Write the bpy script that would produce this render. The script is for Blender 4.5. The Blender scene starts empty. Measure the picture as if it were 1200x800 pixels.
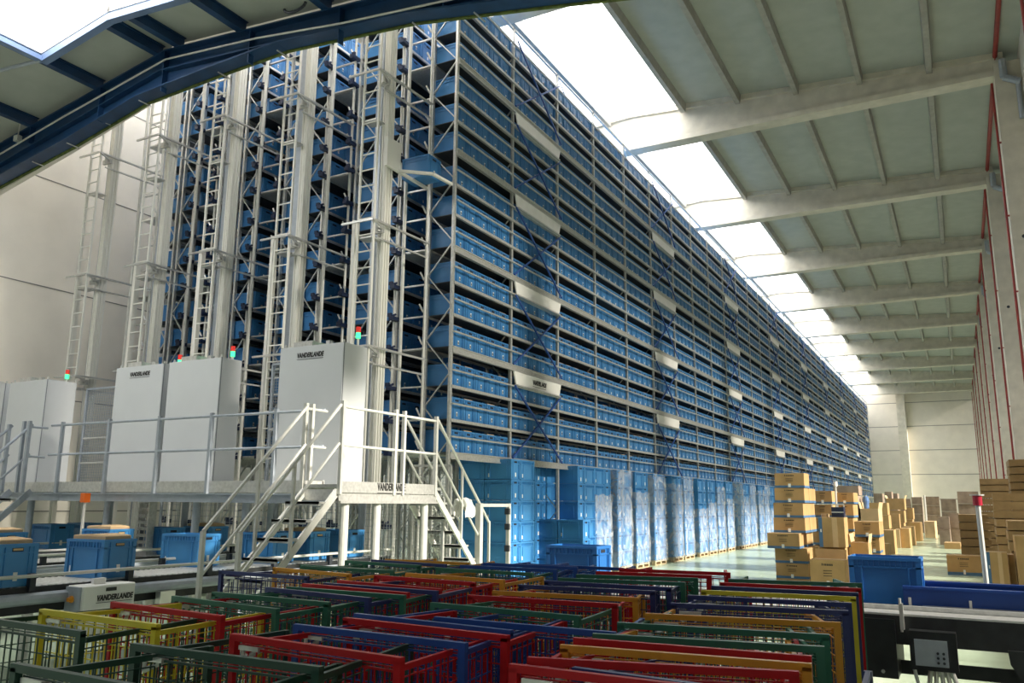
import bpy, math, random
from mathutils import Vector, Matrix
random.seed(7)
H = 1.70                      # eye height; floor is z = 0
COL = bpy.context.scene.collection
R = math.radians

# ------------------------------------------------------------------ camera model
F = 961.87
_y, _p, _r = -.49692573, .1933769, .00904325
_cy, _sy, _cp, _sp, _cr, _sr = math.cos(_y), math.sin(_y), math.cos(_p), math.sin(_p), math.cos(_r), math.sin(_r)
FW = Vector((_sy*_cp, _cy*_cp, _sp)); R0 = Vector((_cy, -_sy, 0)); U0 = R0.cross(FW)
RT = _cr*R0 + _sr*U0; UP = -_sr*R0 + _cr*U0
def ray(x, y): return FW*F + RT*(x-600) - UP*(y-400)
def ony(x, y, Y): d = ray(x, y); d = d*(Y/d.y); return Vector((d.x, d.y, d.z+H))
def onx(x, y, X): d = ray(x, y); d = d*(X/d.x); return Vector((d.x, d.y, d.z+H))
def onz(x, y, Z): d = ray(x, y); d = d*((Z-H)/d.z); return Vector((d.x, d.y, Z))

# ------------------------------------------------------------------ materials
def mat(name, col, rough=.5, metal=0., noise=.0, scale=8., bump=0., spec=.5):
    m = bpy.data.materials.new(name); m.use_nodes = True
    nt = m.node_tree; b = nt.nodes['Principled BSDF']
    b.inputs['Roughness'].default_value = rough; b.inputs['Metallic'].default_value = metal
    b.inputs['Specular IOR Level'].default_value = spec
    tc = nt.nodes.new('ShaderNodeTexCoord'); n = nt.nodes.new('ShaderNodeTexNoise')
    n.inputs['Scale'].default_value = scale; n.inputs['Detail'].default_value = 4
    nt.links.new(tc.outputs['Object'], n.inputs['Vector'])
    r = nt.nodes.new('ShaderNodeValToRGB')
    lo = [max(0, c*(1-noise)) for c in col]; hi = [min(1, c*(1+noise*.6)) for c in col]
    r.color_ramp.elements[0].position = .3; r.color_ramp.elements[1].position = .7
    r.color_ramp.elements[0].color = (*lo, 1); r.color_ramp.elements[1].color = (*hi, 1)
    nt.links.new(n.outputs['Fac'], r.inputs['Fac']); nt.links.new(r.outputs['Color'], b.inputs['Base Color'])
    if bump:
        bp = nt.nodes.new('ShaderNodeBump'); bp.inputs['Strength'].default_value = bump
        nt.links.new(n.outputs['Fac'], bp.inputs['Height']); nt.links.new(bp.outputs['Normal'], b.inputs['Normal'])
    return m
def emis(name, col, s):
    m = bpy.data.materials.new(name); m.use_nodes = True; nt = m.node_tree
    b = nt.nodes['Principled BSDF']; b.inputs['Base Color'].default_value = (*col, 1)
    b.inputs['Emission Color'].default_value = (*col, 1); b.inputs['Emission Strength'].default_value = s
    return m
def floor_mat():
    m = mat('epoxy_floor', (.52, .63, .46), .22, 0, .05, .8)
    nt = m.node_tree; b = nt.nodes['Principled BSDF']
    n = nt.nodes.new('ShaderNodeTexNoise'); n.inputs['Scale'].default_value = 3; n.inputs['Detail'].default_value = 6
    mr = nt.nodes.new('ShaderNodeMapRange'); mr.inputs['To Min'].default_value = .14; mr.inputs['To Max'].default_value = .32
    tc = nt.nodes['Texture Coordinate']; nt.links.new(tc.outputs['Object'], n.inputs['Vector'])
    nt.links.new(n.outputs['Fac'], mr.inputs['Value']); nt.links.new(mr.outputs['Result'], b.inputs['Roughness'])
    return m
def film_mat():
    m = bpy.data.materials.new('stretch_film'); m.use_nodes = True; nt = m.node_tree
    b = nt.nodes['Principled BSDF']; out = nt.nodes['Material Output']
    b.inputs['Base Color'].default_value = (.86, .90, .96, 1); b.inputs['Roughness'].default_value = .25
    t = nt.nodes.new('ShaderNodeBsdfTransparent'); mx = nt.nodes.new('ShaderNodeMixShader')
    tc = nt.nodes.new('ShaderNodeTexCoord'); n = nt.nodes.new('ShaderNodeTexNoise'); n.inputs['Scale'].default_value = 2.2
    n.inputs['Detail'].default_value = 6; n.inputs['Distortion'].default_value = 1.5
    mr = nt.nodes.new('ShaderNodeMapRange'); mr.inputs['From Min'].default_value = .35; mr.inputs['From Max'].default_value = .65
    mr.inputs['To Min'].default_value = .08; mr.inputs['To Max'].default_value = .42
    nt.links.new(tc.outputs['Object'], n.inputs['Vector']); nt.links.new(n.outputs['Fac'], mr.inputs['Value'])
    nt.links.new(mr.outputs['Result'], mx.inputs['Fac']); nt.links.new(t.outputs[0], mx.inputs[1]); nt.links.new(b.outputs[0], mx.inputs[2])
    nt.links.new(mx.outputs[0], out.inputs['Surface'])
    return m
def glass_mat(name='window_glass', tint=1.0):
    m = bpy.data.materials.new(name); m.use_nodes = True; nt = m.node_tree
    out = nt.nodes['Material Output']; nt.nodes.remove(nt.nodes['Principled BSDF'])
    t = nt.nodes.new('ShaderNodeBsdfTransparent'); t.inputs[0].default_value = (tint, tint, tint, 1); g = nt.nodes.new('ShaderNodeBsdfGlossy'); g.inputs['Roughness'].default_value = .05
    mx = nt.nodes.new('ShaderNodeMixShader'); fr = nt.nodes.new('ShaderNodeFresnel')
    nt.links.new(fr.outputs[0], mx.inputs['Fac']); nt.links.new(t.outputs[0], mx.inputs[1]); nt.links.new(g.outputs[0], mx.inputs[2])
    nt.links.new(mx.outputs[0], out.inputs['Surface'])
    return m
M = dict(
 shelf=mat('shelf_gap_shade', (.06, .065, .07), .6, .3, .1, 5), floor=floor_mat(), film=film_mat(), glass=glass_mat(), sun_dimming=glass_mat('sun_dimming_glass', .52),  # near-black shelf colour holds gap shade; second glass only dims the sun
 wall=mat('wall_panel', (.78, .73, .65), .7, 0, .06, 1.2), joint=mat('panel_joint', (.22, .21, .2), .8),
 concrete=mat('precast_concrete', (.66, .62, .53), .8, 0, .12, 3, .08),
 roof=mat('roof_panel', (.42, .45, .41), .7, 0, .08, 2), purlin=mat('concrete_purlin', (.40, .39, .35), .8, 0, .15, 4),
 steel=mat('galvanised_steel', (.60, .60, .58), .38, .55, .15, 25), rail=mat('painted_rail', (.60, .60, .56), .4, .2, .08, 10),
 railgrey=mat('grey_rail', (.40, .44, .50), .45, .3, .1, 10), alu=mat('aluminium_profile', (.74, .73, .68), .45, .0, .02, .5),
 dark=mat('dark_fitting', (.03, .035, .045), .5, .2, .2, 12), black=mat('black_steel', (.022, .024, .026), .45, .2, .3, 10),
 navyfit=mat('navy_fitting', (.012, .022, .06), .4, .1, .2, 12),
 tote=mat('blue_tote_plastic', (.045, .20, .46), .38, 0, .10, 3), toteL=mat('light_blue_tote_plastic', (.055, .25, .56), .36, 0, .08, 3),
 toteD=mat('deep_blue_tote_plastic', (.02, .12, .36), .4, 0, .1, 3),
 slot=mat('handle_slot', (.008, .012, .025), .7), label=mat('white_label', (.85, .85, .83), .6, 0, .03, 30),
 ink=mat('black_ink', (.02, .02, .02), .6), cabinet=mat('cabinet_enamel', (.66, .68, .70), .42, 0, .03, 2),
 cabedge=mat('cabinet_edge', (.22, .24, .27), .5), blueroof=mat('blue_painted_steel', (.012, .052, .14), .4, .1, .25, 3),
 greentrim=mat('green_foam_edge', (.11, .15, .03), .8, 0, .5, 10), bluebeam=mat('blue_guide', (.01, .05, .25), .35, .1, .1, 5),
 brace=mat('blue_brace', (.03, .09, .33), .4, .2, .1, 5), redpipe=mat('red_pipe', (.30, .03, .025), .5, 0, .2, 5),
 carton=mat('corrugated_cardboard', (.46, .29, .125), .85, 0, .12, 4), carton2=mat('pale_cardboard', (.62, .43, .24), .85, 0, .1, 4),
 cartonb=mat('brown_cardboard', (.30, .195, .085), .85, 0, .2, 4),
 cartong=mat('weathered_cardboard', (.33, .25, .19), .85, 0, .3, 3), band=mat('blue_carton_band', (.07, .16, .30), .7, 0, .1, 8),
 tape=mat('carton_end_flap', (.72, .62, .46), .8, 0, .08, 6), wood=mat('pallet_wood', (.55, .42, .26), .8, 0, .25, 6, .1),
 white=mat('white_sheet', (.82, .81, .78), .6, 0, .05, 4), orange=mat('orange_plastic', (.75, .14, .01), .4), amber=mat('amber_knob', (.7, .28, .02), .4),
 redl=emis('red_lens', (.7, .03, .02), .4), greenl=emis('green_lens', (.05, .9, .3), 2.5), redbeacon=mat('red_beacon', (.35, .01, .03), .3),
 yellow=mat('yellow_sticker', (.75, .6, .05), .5), grating=mat('deck_grating', (.45, .46, .44), .5, .4, .2, 12),
 wheel=mat('grey_rubber', (.12, .12, .12), .6), zinc=mat('zinc_latch', (.75, .75, .72), .3, .7),
 trousers=mat('denim_blue', (.10, .20, .42), .8), skylight=emis('skylight_glazing', (1, .985, .96), 9.0),
)
CAGE = dict(red=mat('red_paint', (.48, .008, .012), .45, 0, .08, 6, 0, .3), green=mat('green_paint', (.025, .15, .09), .4, 0, .12, 6),
            darkgreen=mat('dark_green_paint', (.012, .055, .035), .4, 0, .12, 6),
            navy=mat('navy_paint', (.022, .035, .15), .4, 0, .12, 6), blue=mat('blue_paint', (.012, .065, .30), .38, 0, .1, 6),
            yellow=mat('yellow_paint', (.72, .60, .03), .4, 0, .08, 6), orange=mat('orange_yellow_paint', (.68, .30, .02), .4, 0, .08, 6))

# ------------------------------------------------------------------ mesh builder
class MB:
    def __init__(s): s.v = []; s.f = []; s.m = []
    def box(s, x0, y0, z0, x1, y1, z1, mi=0):
        n = len(s.v)
        s.v += [(x0, y0, z0), (x1, y0, z0), (x1, y1, z0), (x0, y1, z0), (x0, y0, z1), (x1, y0, z1), (x1, y1, z1), (x0, y1, z1)]
        for q in ((0, 3, 2, 1), (4, 5, 6, 7), (0, 1, 5, 4), (1, 2, 6, 5), (2, 3, 7, 6), (3, 0, 4, 7)):
            s.f.append([n+i for i in q]); s.m.append(mi)
        return s
    def hexa(s, pts, mi=0):
        n = len(s.v); s.v += [tuple(p) for p in pts]
        for q in ((0, 3, 2, 1), (4, 5, 6, 7), (0, 1, 5, 4), (1, 2, 6, 5), (2, 3, 7, 6), (3, 0, 4, 7)):
            s.f.append([n+i for i in q]); s.m.append(mi)
        return s
    def bar(s, a, b, w, h=None, mi=0):
        a = Vector(a); b = Vector(b); h = w if h is None else h
        d = (b-a).normalized(); up = Vector((0, 0, 1)) if abs(d.z) < .95 else Vector((0, 1, 0))
        u = d.cross(up).normalized(); v = u.cross(d).normalized(); u *= w/2; v *= h/2
        return s.hexa([a-u-v, a+u-v, b+u-v, b-u-v, a-u+v, a+u+v, b+u+v, b-u+v], mi)
    def cyl(s, a, b, r, n=8, mi=0, r2=None):
        a = Vector(a); b = Vector(b); r2 = r if r2 is None else r2
        d = (b-a).normalized(); up = Vector((0, 0, 1)) if abs(d.z) < .95 else Vector((0, 1, 0))
        u = d.cross(up).normalized(); v = u.cross(d).normalized(); k = len(s.v)
        for i in range(n):
            t = 2*math.pi*i/n; o = u*math.cos(t)+v*math.sin(t)
            s.v.append(tuple(a+o*r)); s.v.append(tuple(b+o*r2))
        for i in range(n):
            j = (i+1) % n; s.f.append([k+2*i, k+2*i+1, k+2*j+1, k+2*j]); s.m.append(mi)
        s.f.append([k+2*i for i in range(n)]); s.m.append(mi); s.f.append([k+2*i+1 for i in range(n)][::-1]); s.m.append(mi)
        return s
    def prism(s, pts, axis, a, b, mi=0):          # polygon of (u,v) pairs extruded along axis from a to b
        n = len(pts); k = len(s.v)
        def P(u, v, w): return {'x': (w, u, v), 'y': (u, w, v), 'z': (u, v, w)}[axis]
        for u, v in pts: s.v.append(P(u, v, a))
        for u, v in pts: s.v.append(P(u, v, b))
        s.f.append([k+i for i in range(n)]); s.m.append(mi); s.f.append([k+n+i for i in range(n)][::-1]); s.m.append(mi)
        for i in range(n): s.f.append([k+i, k+(i+1) % n, k+n+(i+1) % n, k+n+i]); s.m.append(mi)
        return s
    def mesh(s, name, mats):
        me = bpy.data.meshes.new(name); me.from_pydata(s.v, [], s.f)
        for m in (mats if isinstance(mats, (list, tuple)) else [mats]): me.materials.append(m)
        if any(s.m): me.polygons.foreach_set('material_index', s.m)
        me.update(); return me
    def build(s, name, mats, parent=None, loc=None, rz=0):
        o = bpy.data.objects.new(name, s.mesh(name, mats)); COL.objects.link(o)
        if parent: o.parent = parent
        if loc is not None: o.location = loc
        o.rotation_euler.z = rz
        return o
def each(mb, name, mats, parent=None, loc=None, rz=0):
    # split the builder into its connected primitives, one object each
    par = list(range(len(mb.v)))
    def fd(i):
        while par[i] != i: par[i] = par[par[i]]; i = par[i]
        return i
    for q in mb.f:
        r = fd(q[0])
        for i in q[1:]: par[fd(i)] = r
    groups = {}
    for fi, q in enumerate(mb.f): groups.setdefault(fd(q[0]), []).append(fi)
    out = []
    for fis in groups.values():
        m2 = MB(); ix = {}
        for fi in fis:
            nf = []
            for i in mb.f[fi]:
                if i not in ix: ix[i] = len(m2.v); m2.v.append(mb.v[i])
                nf.append(ix[i])
            m2.f.append(nf); m2.m.append(mb.m[fi])
        out.append(m2.build(name, mats, parent, loc, rz))
    return out
def tag(o, label, cat, group=None, kind=None):
    o['label'] = label; o['category'] = cat
    if group: o['group'] = group
    if kind: o['kind'] = kind
    return o
def thing(name, label, cat, loc=(0, 0, 0), rz=0, group=None):
    o = bpy.data.objects.new(name, None); COL.objects.link(o); o.empty_display_size = .1
    o.location = loc; o.rotation_euler = (0, 0, rz); return tag(o, label, cat, group)
def struct(name, mb, m, **k):
    o = mb.build(name, m, **k); o['kind'] = 'structure'; return o
def dup(root, loc=None, rz=None, label=None, group=None):
    r = root.copy(); COL.objects.link(r)
    if loc is not None: r.location = loc
    if rz is not None: r.rotation_euler.z = rz
    if label: r['label'] = label
    if group: r['group'] = group
    for ch in list(root.children):
        c = ch.copy(); COL.objects.link(c); c.parent = r
        for g in ch.children:
            d = g.copy(); COL.objects.link(d); d.parent = c
    return r
def tiled(name, mb, mats, offs):                 # one mesh holding many copies of a template
    nv = len(mb.v); V = []; Fc = []; Mi = []
    for k, (ox, oy, oz) in enumerate(offs):
        V += [(x+ox, y+oy, z+oz) for x, y, z in mb.v]; b = k*nv
        Fc += [[i+b for i in q] for q in mb.f]; Mi += mb.m
    me = bpy.data.meshes.new(name); me.from_pydata(V, [], Fc)
    for m in mats: me.materials.append(m)
    me.polygons.foreach_set('material_index', Mi); me.update()
    o = bpy.data.objects.new(name, me); COL.objects.link(o); return o
def text(name, s, size, matx, loc, rot, parent=None, shear=.18, width=None, underline=True):
    cu = bpy.data.curves.new(name, 'FONT'); cu.body = s; cu.size = size; cu.extrude = .002; cu.shear = shear
    cu.align_x = 'CENTER'; cu.align_y = 'CENTER'; cu.space_character = 1.08; cu.offset = .004*size/.1
    t = bpy.data.objects.new(name+'_curve', cu); COL.objects.link(t); bpy.context.view_layer.update()
    dg = bpy.context.evaluated_depsgraph_get(); me = bpy.data.meshes.new_from_object(t.evaluated_get(dg))
    COL.objects.unlink(t); bpy.data.objects.remove(t)
    me.materials.clear(); me.materials.append(matx)
    xs = [v.co.x for v in me.vertices]; w = max(xs)-min(xs)
    k = (width/w) if width else 1
    for v in me.vertices: v.co.x *= k
    o = bpy.data.objects.new(name, me); COL.objects.link(o)
    o.location = loc; o.rotation_euler = rot
    if parent: o.parent = parent
    if underline:
        u = MB().box(-w*k/2, -size*.62, -.002, w*k/2, -size*.56, .002).build('underline', matx, o)
    return o
ROT_FRONT = (R(90), 0, 0)            # reads from -Y
ROT_RIGHT = (R(90), 0, R(90))        # reads from +X
ORD = ['first', 'second', 'third', 'fourth', 'fifth', 'sixth', 'seventh', 'eighth', 'ninth', 'tenth', 'eleventh', 'twelfth', 'thirteenth',
       'fourteenth', 'fifteenth', 'sixteenth', 'seventeenth', 'eighteenth', 'nineteenth', 'twentieth']

# ================================================================== SETTING
XL, XR, YF, YB = -18.2, 2.25, 94.0, 9.62
struct('floor', MB().box(-22, -6, -.1, 6, 96, 0), M['floor'])
# left wall of panels
w = MB().box(XL-.2, -2, 0, XL, YF, 14.2)
struct('wall_left', w, M['wall'])
j = MB()
for z in (1.41, 3.94, 6.47, 9.0, 11.5): j.box(XL, -2, z-.012, XL+.006, YF, z+.012)
struct('trim_1', j, M['joint'])
# far wall with horizontal panels and a pier
struct('wall_far', MB().box(XL, YF, 0, XR+.3, YF+.2, 14.4), M['wall'])
j = MB()
for z in (2.4, 4.85, 7.3, 9.75, 12.2): j.box(XL, YF-.006, z-.03, XR, YF, z+.03)
struct('trim_2', j, M['joint'])
struct('trim_3', MB().box(-5.3, YF-.9, 0, -4.5, YF, 13.9), M['concrete'])
# right wall: unseen glazed openings, added between the columns to let sun in
CY = [15.35 + 8.5*i for i in range(10)]
w = MB().box(XR, YB, 0, XR+.2, YF, 1.0).box(XR, YB, 12.6, XR+.2, YF, 13.8)
for y in CY: w.box(XR, y-.6, 1.0, XR+.2, y+.6, 12.6)
struct('wall_right', w, M['wall'])
for i, y in enumerate([9.6]+CY[:-1]):
    y0 = y+.6 if i else 9.62; y1 = CY[i]-.6
    f = MB().box(XR+.06, y0, 1.0, XR+.12, y1, 1.06).box(XR+.06, y0, 12.54, XR+.12, y1, 12.6)
    for k in range(1, 4): yy = y0+(y1-y0)*k/4; f.box(XR+.06, yy-.03, 1.0, XR+.12, yy+.03, 12.6)
    f.box(XR+.06, y0, 6.2, XR+.12, y1, 6.28)
    fo = struct(f'window_{i+1}', f, M['alu'])
    MB().box(XR+.085, y0, 1.05, XR+.09, y1, 6.22).build('added_pane', M['glass'], fo)
    MB().box(XR+.085, y0, 6.24, XR+.09, y1, 12.55).build('sun_dimming_pane', M['sun_dimming'], fo)  # upper pane added to weaken the sun on the upper rack
# near end of the tall hall: wall above the low roof
struct('wall_front', MB().prism([(XL, 8.12), (-15.5, 8.66), (-13.3, 9.16), (-12.38, 9.7), (-2, 8.9), (XR+.3, 8.5), (XR+.3, 14), (-8.5, 14.4), (XL, 13.6)], 'y', 9.50, 9.6), M['wall'])

# columns on the right
def column(y, i):
    t = thing('concrete_column', f'{ORD[i]} visible square precast concrete column along right wall', 'column', (1.95, y, 0), 0, None)
    MB().box(-.3, -.32, 0, .3, .32, 13.2).build('shaft', M['concrete'], t)
    MB().cyl((-.05, -.325, 8.4), (-.05, -.3, 8.4), .05, 10).build('anchor_hole', M['dark'], t)
    return t
for i, y in enumerate(CY): column(y, i)
for i, y in enumerate(CY):
    p = MB().cyl((1.58, y-.22, 0), (1.58, y-.22, 12.7), .03, 8)
    for z in range(1, 12, 2): p.box(1.55, y-.26, z, 1.66, y-.18, z+.03)
    tag(p.build('red_riser_pipe', M['redpipe']), f'thin red riser pipe up the {ORD[i]} column of the right wall', 'pipe')
    g = MB().cyl((1.85, y-.45, 12.7), (2.2, y-.45, 12.5), .09, 10).cyl((1.85, y-.45, 12.7), (1.85, y-.45, 13.2), .09, 10).cyl((2.15, y-.42, 12.5), (2.15, y-.42, 11.5), .06, 10)
    tag(g.build('rainwater_pipe', M['railgrey']), f'grey rainwater pipe elbow at top of {ORD[i]} right-hand column', 'pipe')
hp = MB().cyl((1.72, YB, 13.45), (1.72, YF, 13.45), .06, 8)
tag(hp.build('red_main_pipe', M['redpipe']), 'long dark red main pipe under the roof edge along the right wall', 'pipe')

# concrete beams: tapered I sections
def roof_z(x): return 14.2 - abs(x+8.5)*.063
for i, y in enumerate(CY):
    b = MB()
    xs = [XL+.05, -8.5, 1.9]
    top = [roof_z(XL), 14.2, roof_z(1.9)]
    b.box(xs[0], y-.24, 12.9, xs[2], y+.24, 13.06)
    b.prism([(xs[0], 13.06), (xs[2], 13.06), (xs[2], top[2]-.12), (xs[1], top[1]-.12), (xs[0], top[0]-.12)], 'y', y-.12, y+.12)
    b.prism([(xs[0], top[0]-.16), (xs[1], top[1]-.16), (xs[2], top[2]-.16), (xs[2], top[2]), (xs[1], top[1]), (xs[0], top[0])], 'y', y-.22, y+.22)
    tag(b.build('roof_beam', M['concrete']), f'precast concrete roof beam spanning the hall, {ORD[i]} counted from camera end', 'beam')
# purlins and roof skin, with a glazed strip along the ridge
PX = [-9.25, -6.75, -5.05, -3.35, -1.62, .15]
for bi in range(len(CY)):
    y0 = (CY[bi-1]+.22) if bi else 9.6; y1 = CY[bi]-.22
    for k, x in enumerate(PX+[-12.0, -14.0, -16.0]):
        z = roof_z(x)
        b = MB().prism([(x-.07, z-.30), (x+.07, z-.30), (x+.1, z-.02), (x-.1, z-.02)], 'y', y0, y1)
        side = f'{ORD[k]} from the ridge glazing' if k < 6 else f'{ORD[k-6]} from the ridge on the left slope'
        tag(b.build('roof_purlin', M['purlin']), f'concrete roof purlin, {side}, in {ORD[bi]} bay', 'purlin', 'purlins of the tall hall roof')
def slab(x0, x1, y0, y1, t=.06, up=0):
    return [(x0, y0, roof_z(x0)+up), (x1, y0, roof_z(x1)+up), (x1, y1, roof_z(x1)+up), (x0, y1, roof_z(x0)+up)], t
c = MB()
def addslab(mb, x0, x1, y0, y1, up=0, t=.08):
    mb.hexa([(x0, y0, roof_z(x0)+up), (x1, y0, roof_z(x1)+up), (x1, y1, roof_z(x1)+up), (x0, y1, roof_z(x0)+up),
             (x0, y0, roof_z(x0)+up+t), (x1, y0, roof_z(x1)+up+t), (x1, y1, roof_z(x1)+up+t), (x0, y1, roof_z(x0)+up+t)])
addslab(c, -6.8, XR+.3, 9.45, YF+.2); addslab(c, XL-.2, -11.6, 9.45, YF+.2)
struct('ceiling', c, M['roof'])
s = MB(); addslab(s, -9.2, -6.8, 9.6, YF, .02, .03); addslab(s, -11.6, -9.3, 9.6, YF, .02, .03)
struct('window_20', s, M['skylight'])
s = MB(); addslab(s, -17.9, -15.4, 9.6, YF, -.02, .03); struct('window_22', s, M['skylight'])  # unseen glowing strip added under the roof to brighten left wall and masts

# ================================================================== LOW HALL ROOF (blue steel)
YR = 9.3
def P2(x, y, Y=YR): p = ony(x, y, Y); return (p.x, p.z)
RX, RZ = -12.38, 9.91
def lz(x): return RZ - abs(x-RX)*(.160 if x < RX else .088) + .02        # roof skin of the low hall
raf = thing('steel_rafter', 'dark blue steel portal rafter with haunched ridge crossing the top left', 'rafter', (0, 0, 0))
topl = [(-18.2, lz(-18.2)), (RX, RZ), (-6.6, RZ-.51), (1.9, RZ-1.30)]
bot = [(-18.1, 8.24), (-15.2, 8.72), (-13.1, 9.16), (-11.16, 9.24), (-9.54, 9.28), (-6.88, 9.03), (-4.29, 8.56), (-2.73, 8.26), (1.9, 7.7)]
b = MB().prism([(x, z-.02) for x, z in topl]+[(x, z) for x, z in bot[::-1]], 'y', YR-.01, YR+.01); b.build('web', M['blueroof'], raf)
b = MB()
for (xa, za), (xb, zb) in zip(topl, topl[1:]): b.bar((xa, YR, za-.01), (xb, YR, zb-.01), .26, .03)
b.build('top_flange', M['blueroof'], raf)
b = MB()
for (xa, za), (xb, zb) in zip(bot, bot[1:]): b.bar((xa, YR, za), (xb, YR, zb), .28, .03)
b.build('bottom_flange', M['blueroof'], raf)
mid = [(-18.1, lz(-18.1)-.5), (-12.5, RZ-.38), (-6.6, RZ-.86), (1.9, RZ-1.7)]
b = MB()
for (xa, za), (xb, zb) in zip(mid, mid[1:]): b.bar((xa, YR-.06, za), (xb, YR-.06, zb), .12, .02)
b.build('stiffener_flange', M['blueroof'], raf)
for x in (-16.4, -14.2, -12.4, -10.2, -8.2, -6.2): MB().box(x-.01, YR-.12, (9.08 if -13 < x < -9 else 8.9), x+.01, YR, lz(x)-.03).build('web_stiffener', M['blueroof'], raf)
g = MB()
for (xa, za), (xb, zb) in zip(bot, bot[1:]): g.bar((xa, YR+.17, za-.01), (xb, YR+.17, zb-.01), .05, .06)
tag(g.build('green_insulation_edge', M['greentrim']), 'narrow mossy green insulation strip under the blue rafter edge', 'insulation')
cp = [(-17.5, 8.80), (-15.3, 9.20), (-12.3, 9.68), (-10.0, 9.46), (-8.1, 9.19), (-2, 8.55)]
g = MB()
for (xa, za), (xb, zb) in zip(cp, cp[1:]): g.cyl((xa, YR-.15, za), (xb, YR-.15, zb), .018, 8)
ct = thing('electrical_conduit', 'thin pale conduit pipe running along the blue rafter', 'conduit'); g.build('tube', M['rail'], ct)
MB().box(-16.82, YR-.2, 9.0, -16.68, YR-.1, 9.12).cyl((-16.75, YR-.15, 9.1), (-16.75, YR-.15, 9.4), .012).build('junction_box', M['rail'], ct)
k = MB()
for x, z in ((-16.3, 8.42), (-15.2, 8.60), (-14.2, 8.86), (-13.1, 9.02), (-11.0, 9.06), (-9.6, 9.10), (-6.8, 8.80), (-5.7, 8.64)):
    tag(MB().bar((x, YR-.05, z+.08), (x+.05, YR+.20, z+.05), .018, .018).build('tie_rod', M['steel']), f'short steel rod through the rafter lower edge, near x {0:.0f}'.replace(', near x 0', ''), 'rod', 'short rods through the blue rafter edge')
# roof skin, purlins, ridge skylight
SX0, SX1, SY = -14.25, -10.50, 8.05
c = MB()
def lowslab(x0, x1, y0, y1):
    c.hexa([(x0, y0, lz(x0)+.2), (x1, y0, lz(x1)+.2), (x1, y1, lz(x1)+.2), (x0, y1, lz(x0)+.2), (x0, y0, lz(x0)+.28), (x1, y0, lz(x1)+.28), (x1, y1, lz(x1)+.28), (x0, y1, lz(x0)+.28)])
lowslab(-20, SX0, -3, 9.4); lowslab(SX1, 4, -3, 9.4); lowslab(SX0, RX, SY, 9.4); lowslab(RX, SX1, SY, 9.4)
o = struct('ceiling', c, M['roof'])
for k, (x, lab) in enumerate([(-16.4, 'far left'), (-14.32, 'left of the ridge skylight'), (-12.62, 'just left of the ridge'), (-12.04, 'just right of the ridge'), (-10.45, 'right of the ridge skylight'), (-8.5, 'second right of the skylight'), (-6.5, 'third right of the skylight'), (-4.5, 'fourth right of the skylight')]):
    ys = SY+.04 if SX0+.1 < x < SX1-.1 else -3
    z = lz(x)
    b = MB().box(x-.07, ys, z+.18, x+.07, 9.3, z+.2).box(x-.07, ys, z-.02, x+.07, 9.3, z).box(x-.02, ys, z, x+.02, 9.3, z+.18)
    tag(b.build('steel_purlin', M['blueroof']), f'dark blue steel purlin under grey roof panel, {lab}', 'purlin')
fr = struct('window_21', MB().bar((SX0, SY, lz(SX0)-.02), (RX, SY, lz(RX)-.02), .14, .13).bar((RX, SY, lz(RX)-.02), (SX1+.05, SY, lz(SX1)-.02), .14, .13)
            .bar((SX0, -1, lz(SX0)-.02), (SX0, SY, lz(SX0)-.02), .14, .09).bar((SX1, -1, lz(SX1)-.02), (SX1, SY, lz(SX1)-.02), .14, .09), mat('lit_blue_steel', (.16, .24, .42), .4, .1, .1, 3))  # same blue steel made paler, skylight glow put into the colour
up = MB().bar((SX0, SY-.05, lz(SX0)+.27), (RX, SY-.05, lz(RX)+.27), .04, .38).bar((RX, SY-.05, lz(RX)+.27), (SX1, SY-.05, lz(SX1)+.27), .04, .38)
up.bar((SX0+.02, -1, lz(SX0)+.27), (SX0+.02, SY, lz(SX0)+.27), .04, .38).bar((SX1-.02, -1, lz(SX1)+.27), (SX1-.02, SY, lz(SX1)+.27), .04, .38)
up.build('upstand', M['white'], fr)
MB().hexa([(SX0, -1, lz(SX0)+.46), (RX, -1, lz(RX)+.46), (RX, SY, lz(RX)+.46), (SX0, SY, lz(SX0)+.46), (SX0, -1, lz(SX0)+.48), (RX, -1, lz(RX)+.48), (RX, SY, lz(RX)+.48), (SX0, SY, lz(SX0)+.48)]) \
  .hexa([(RX, -1, lz(RX)+.46), (SX1, -1, lz(SX1)+.46), (SX1, SY, lz(SX1)+.46), (RX, SY, lz(RX)+.46), (RX, -1, lz(RX)+.48), (SX1, -1, lz(SX1)+.48), (SX1, SY, lz(SX1)+.48), (RX, SY, lz(RX)+.48)]).build('glazing', M['skylight'], fr)
struct('wall_sun_block', MB().box(3.2, -3, 0, 3.4, 7.3, 9), M['wall'])  # unseen wall placed to keep sun off the cages, cut short for cabinets
a = onx(0, 93, SX0); b2 = onx(83, 82, SX0)
tag(MB().cyl((SX0-3.2, 6.9, lz(-17.4)-.1), (SX0, SY-.05, lz(SX0)-.04), .035, 8).build('drain_pipe', M['railgrey']), 'thin grey pipe slanting to the corner of the skylight frame', 'pipe')
hk = MB(); pts = [Vector((-8.6+.22*math.cos(t*math.pi/10), 8.6, 9.45-.12+.1*math.sin(t*math.pi/10)*-1)) for t in range(11)]
for p, q in zip(pts, pts[1:]): hk.cyl(p, q, .025, 6)
tag(hk.build('cable_loop', M['dark']), 'dark hanging cable loop below the roof near the top edge', 'cable')

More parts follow.
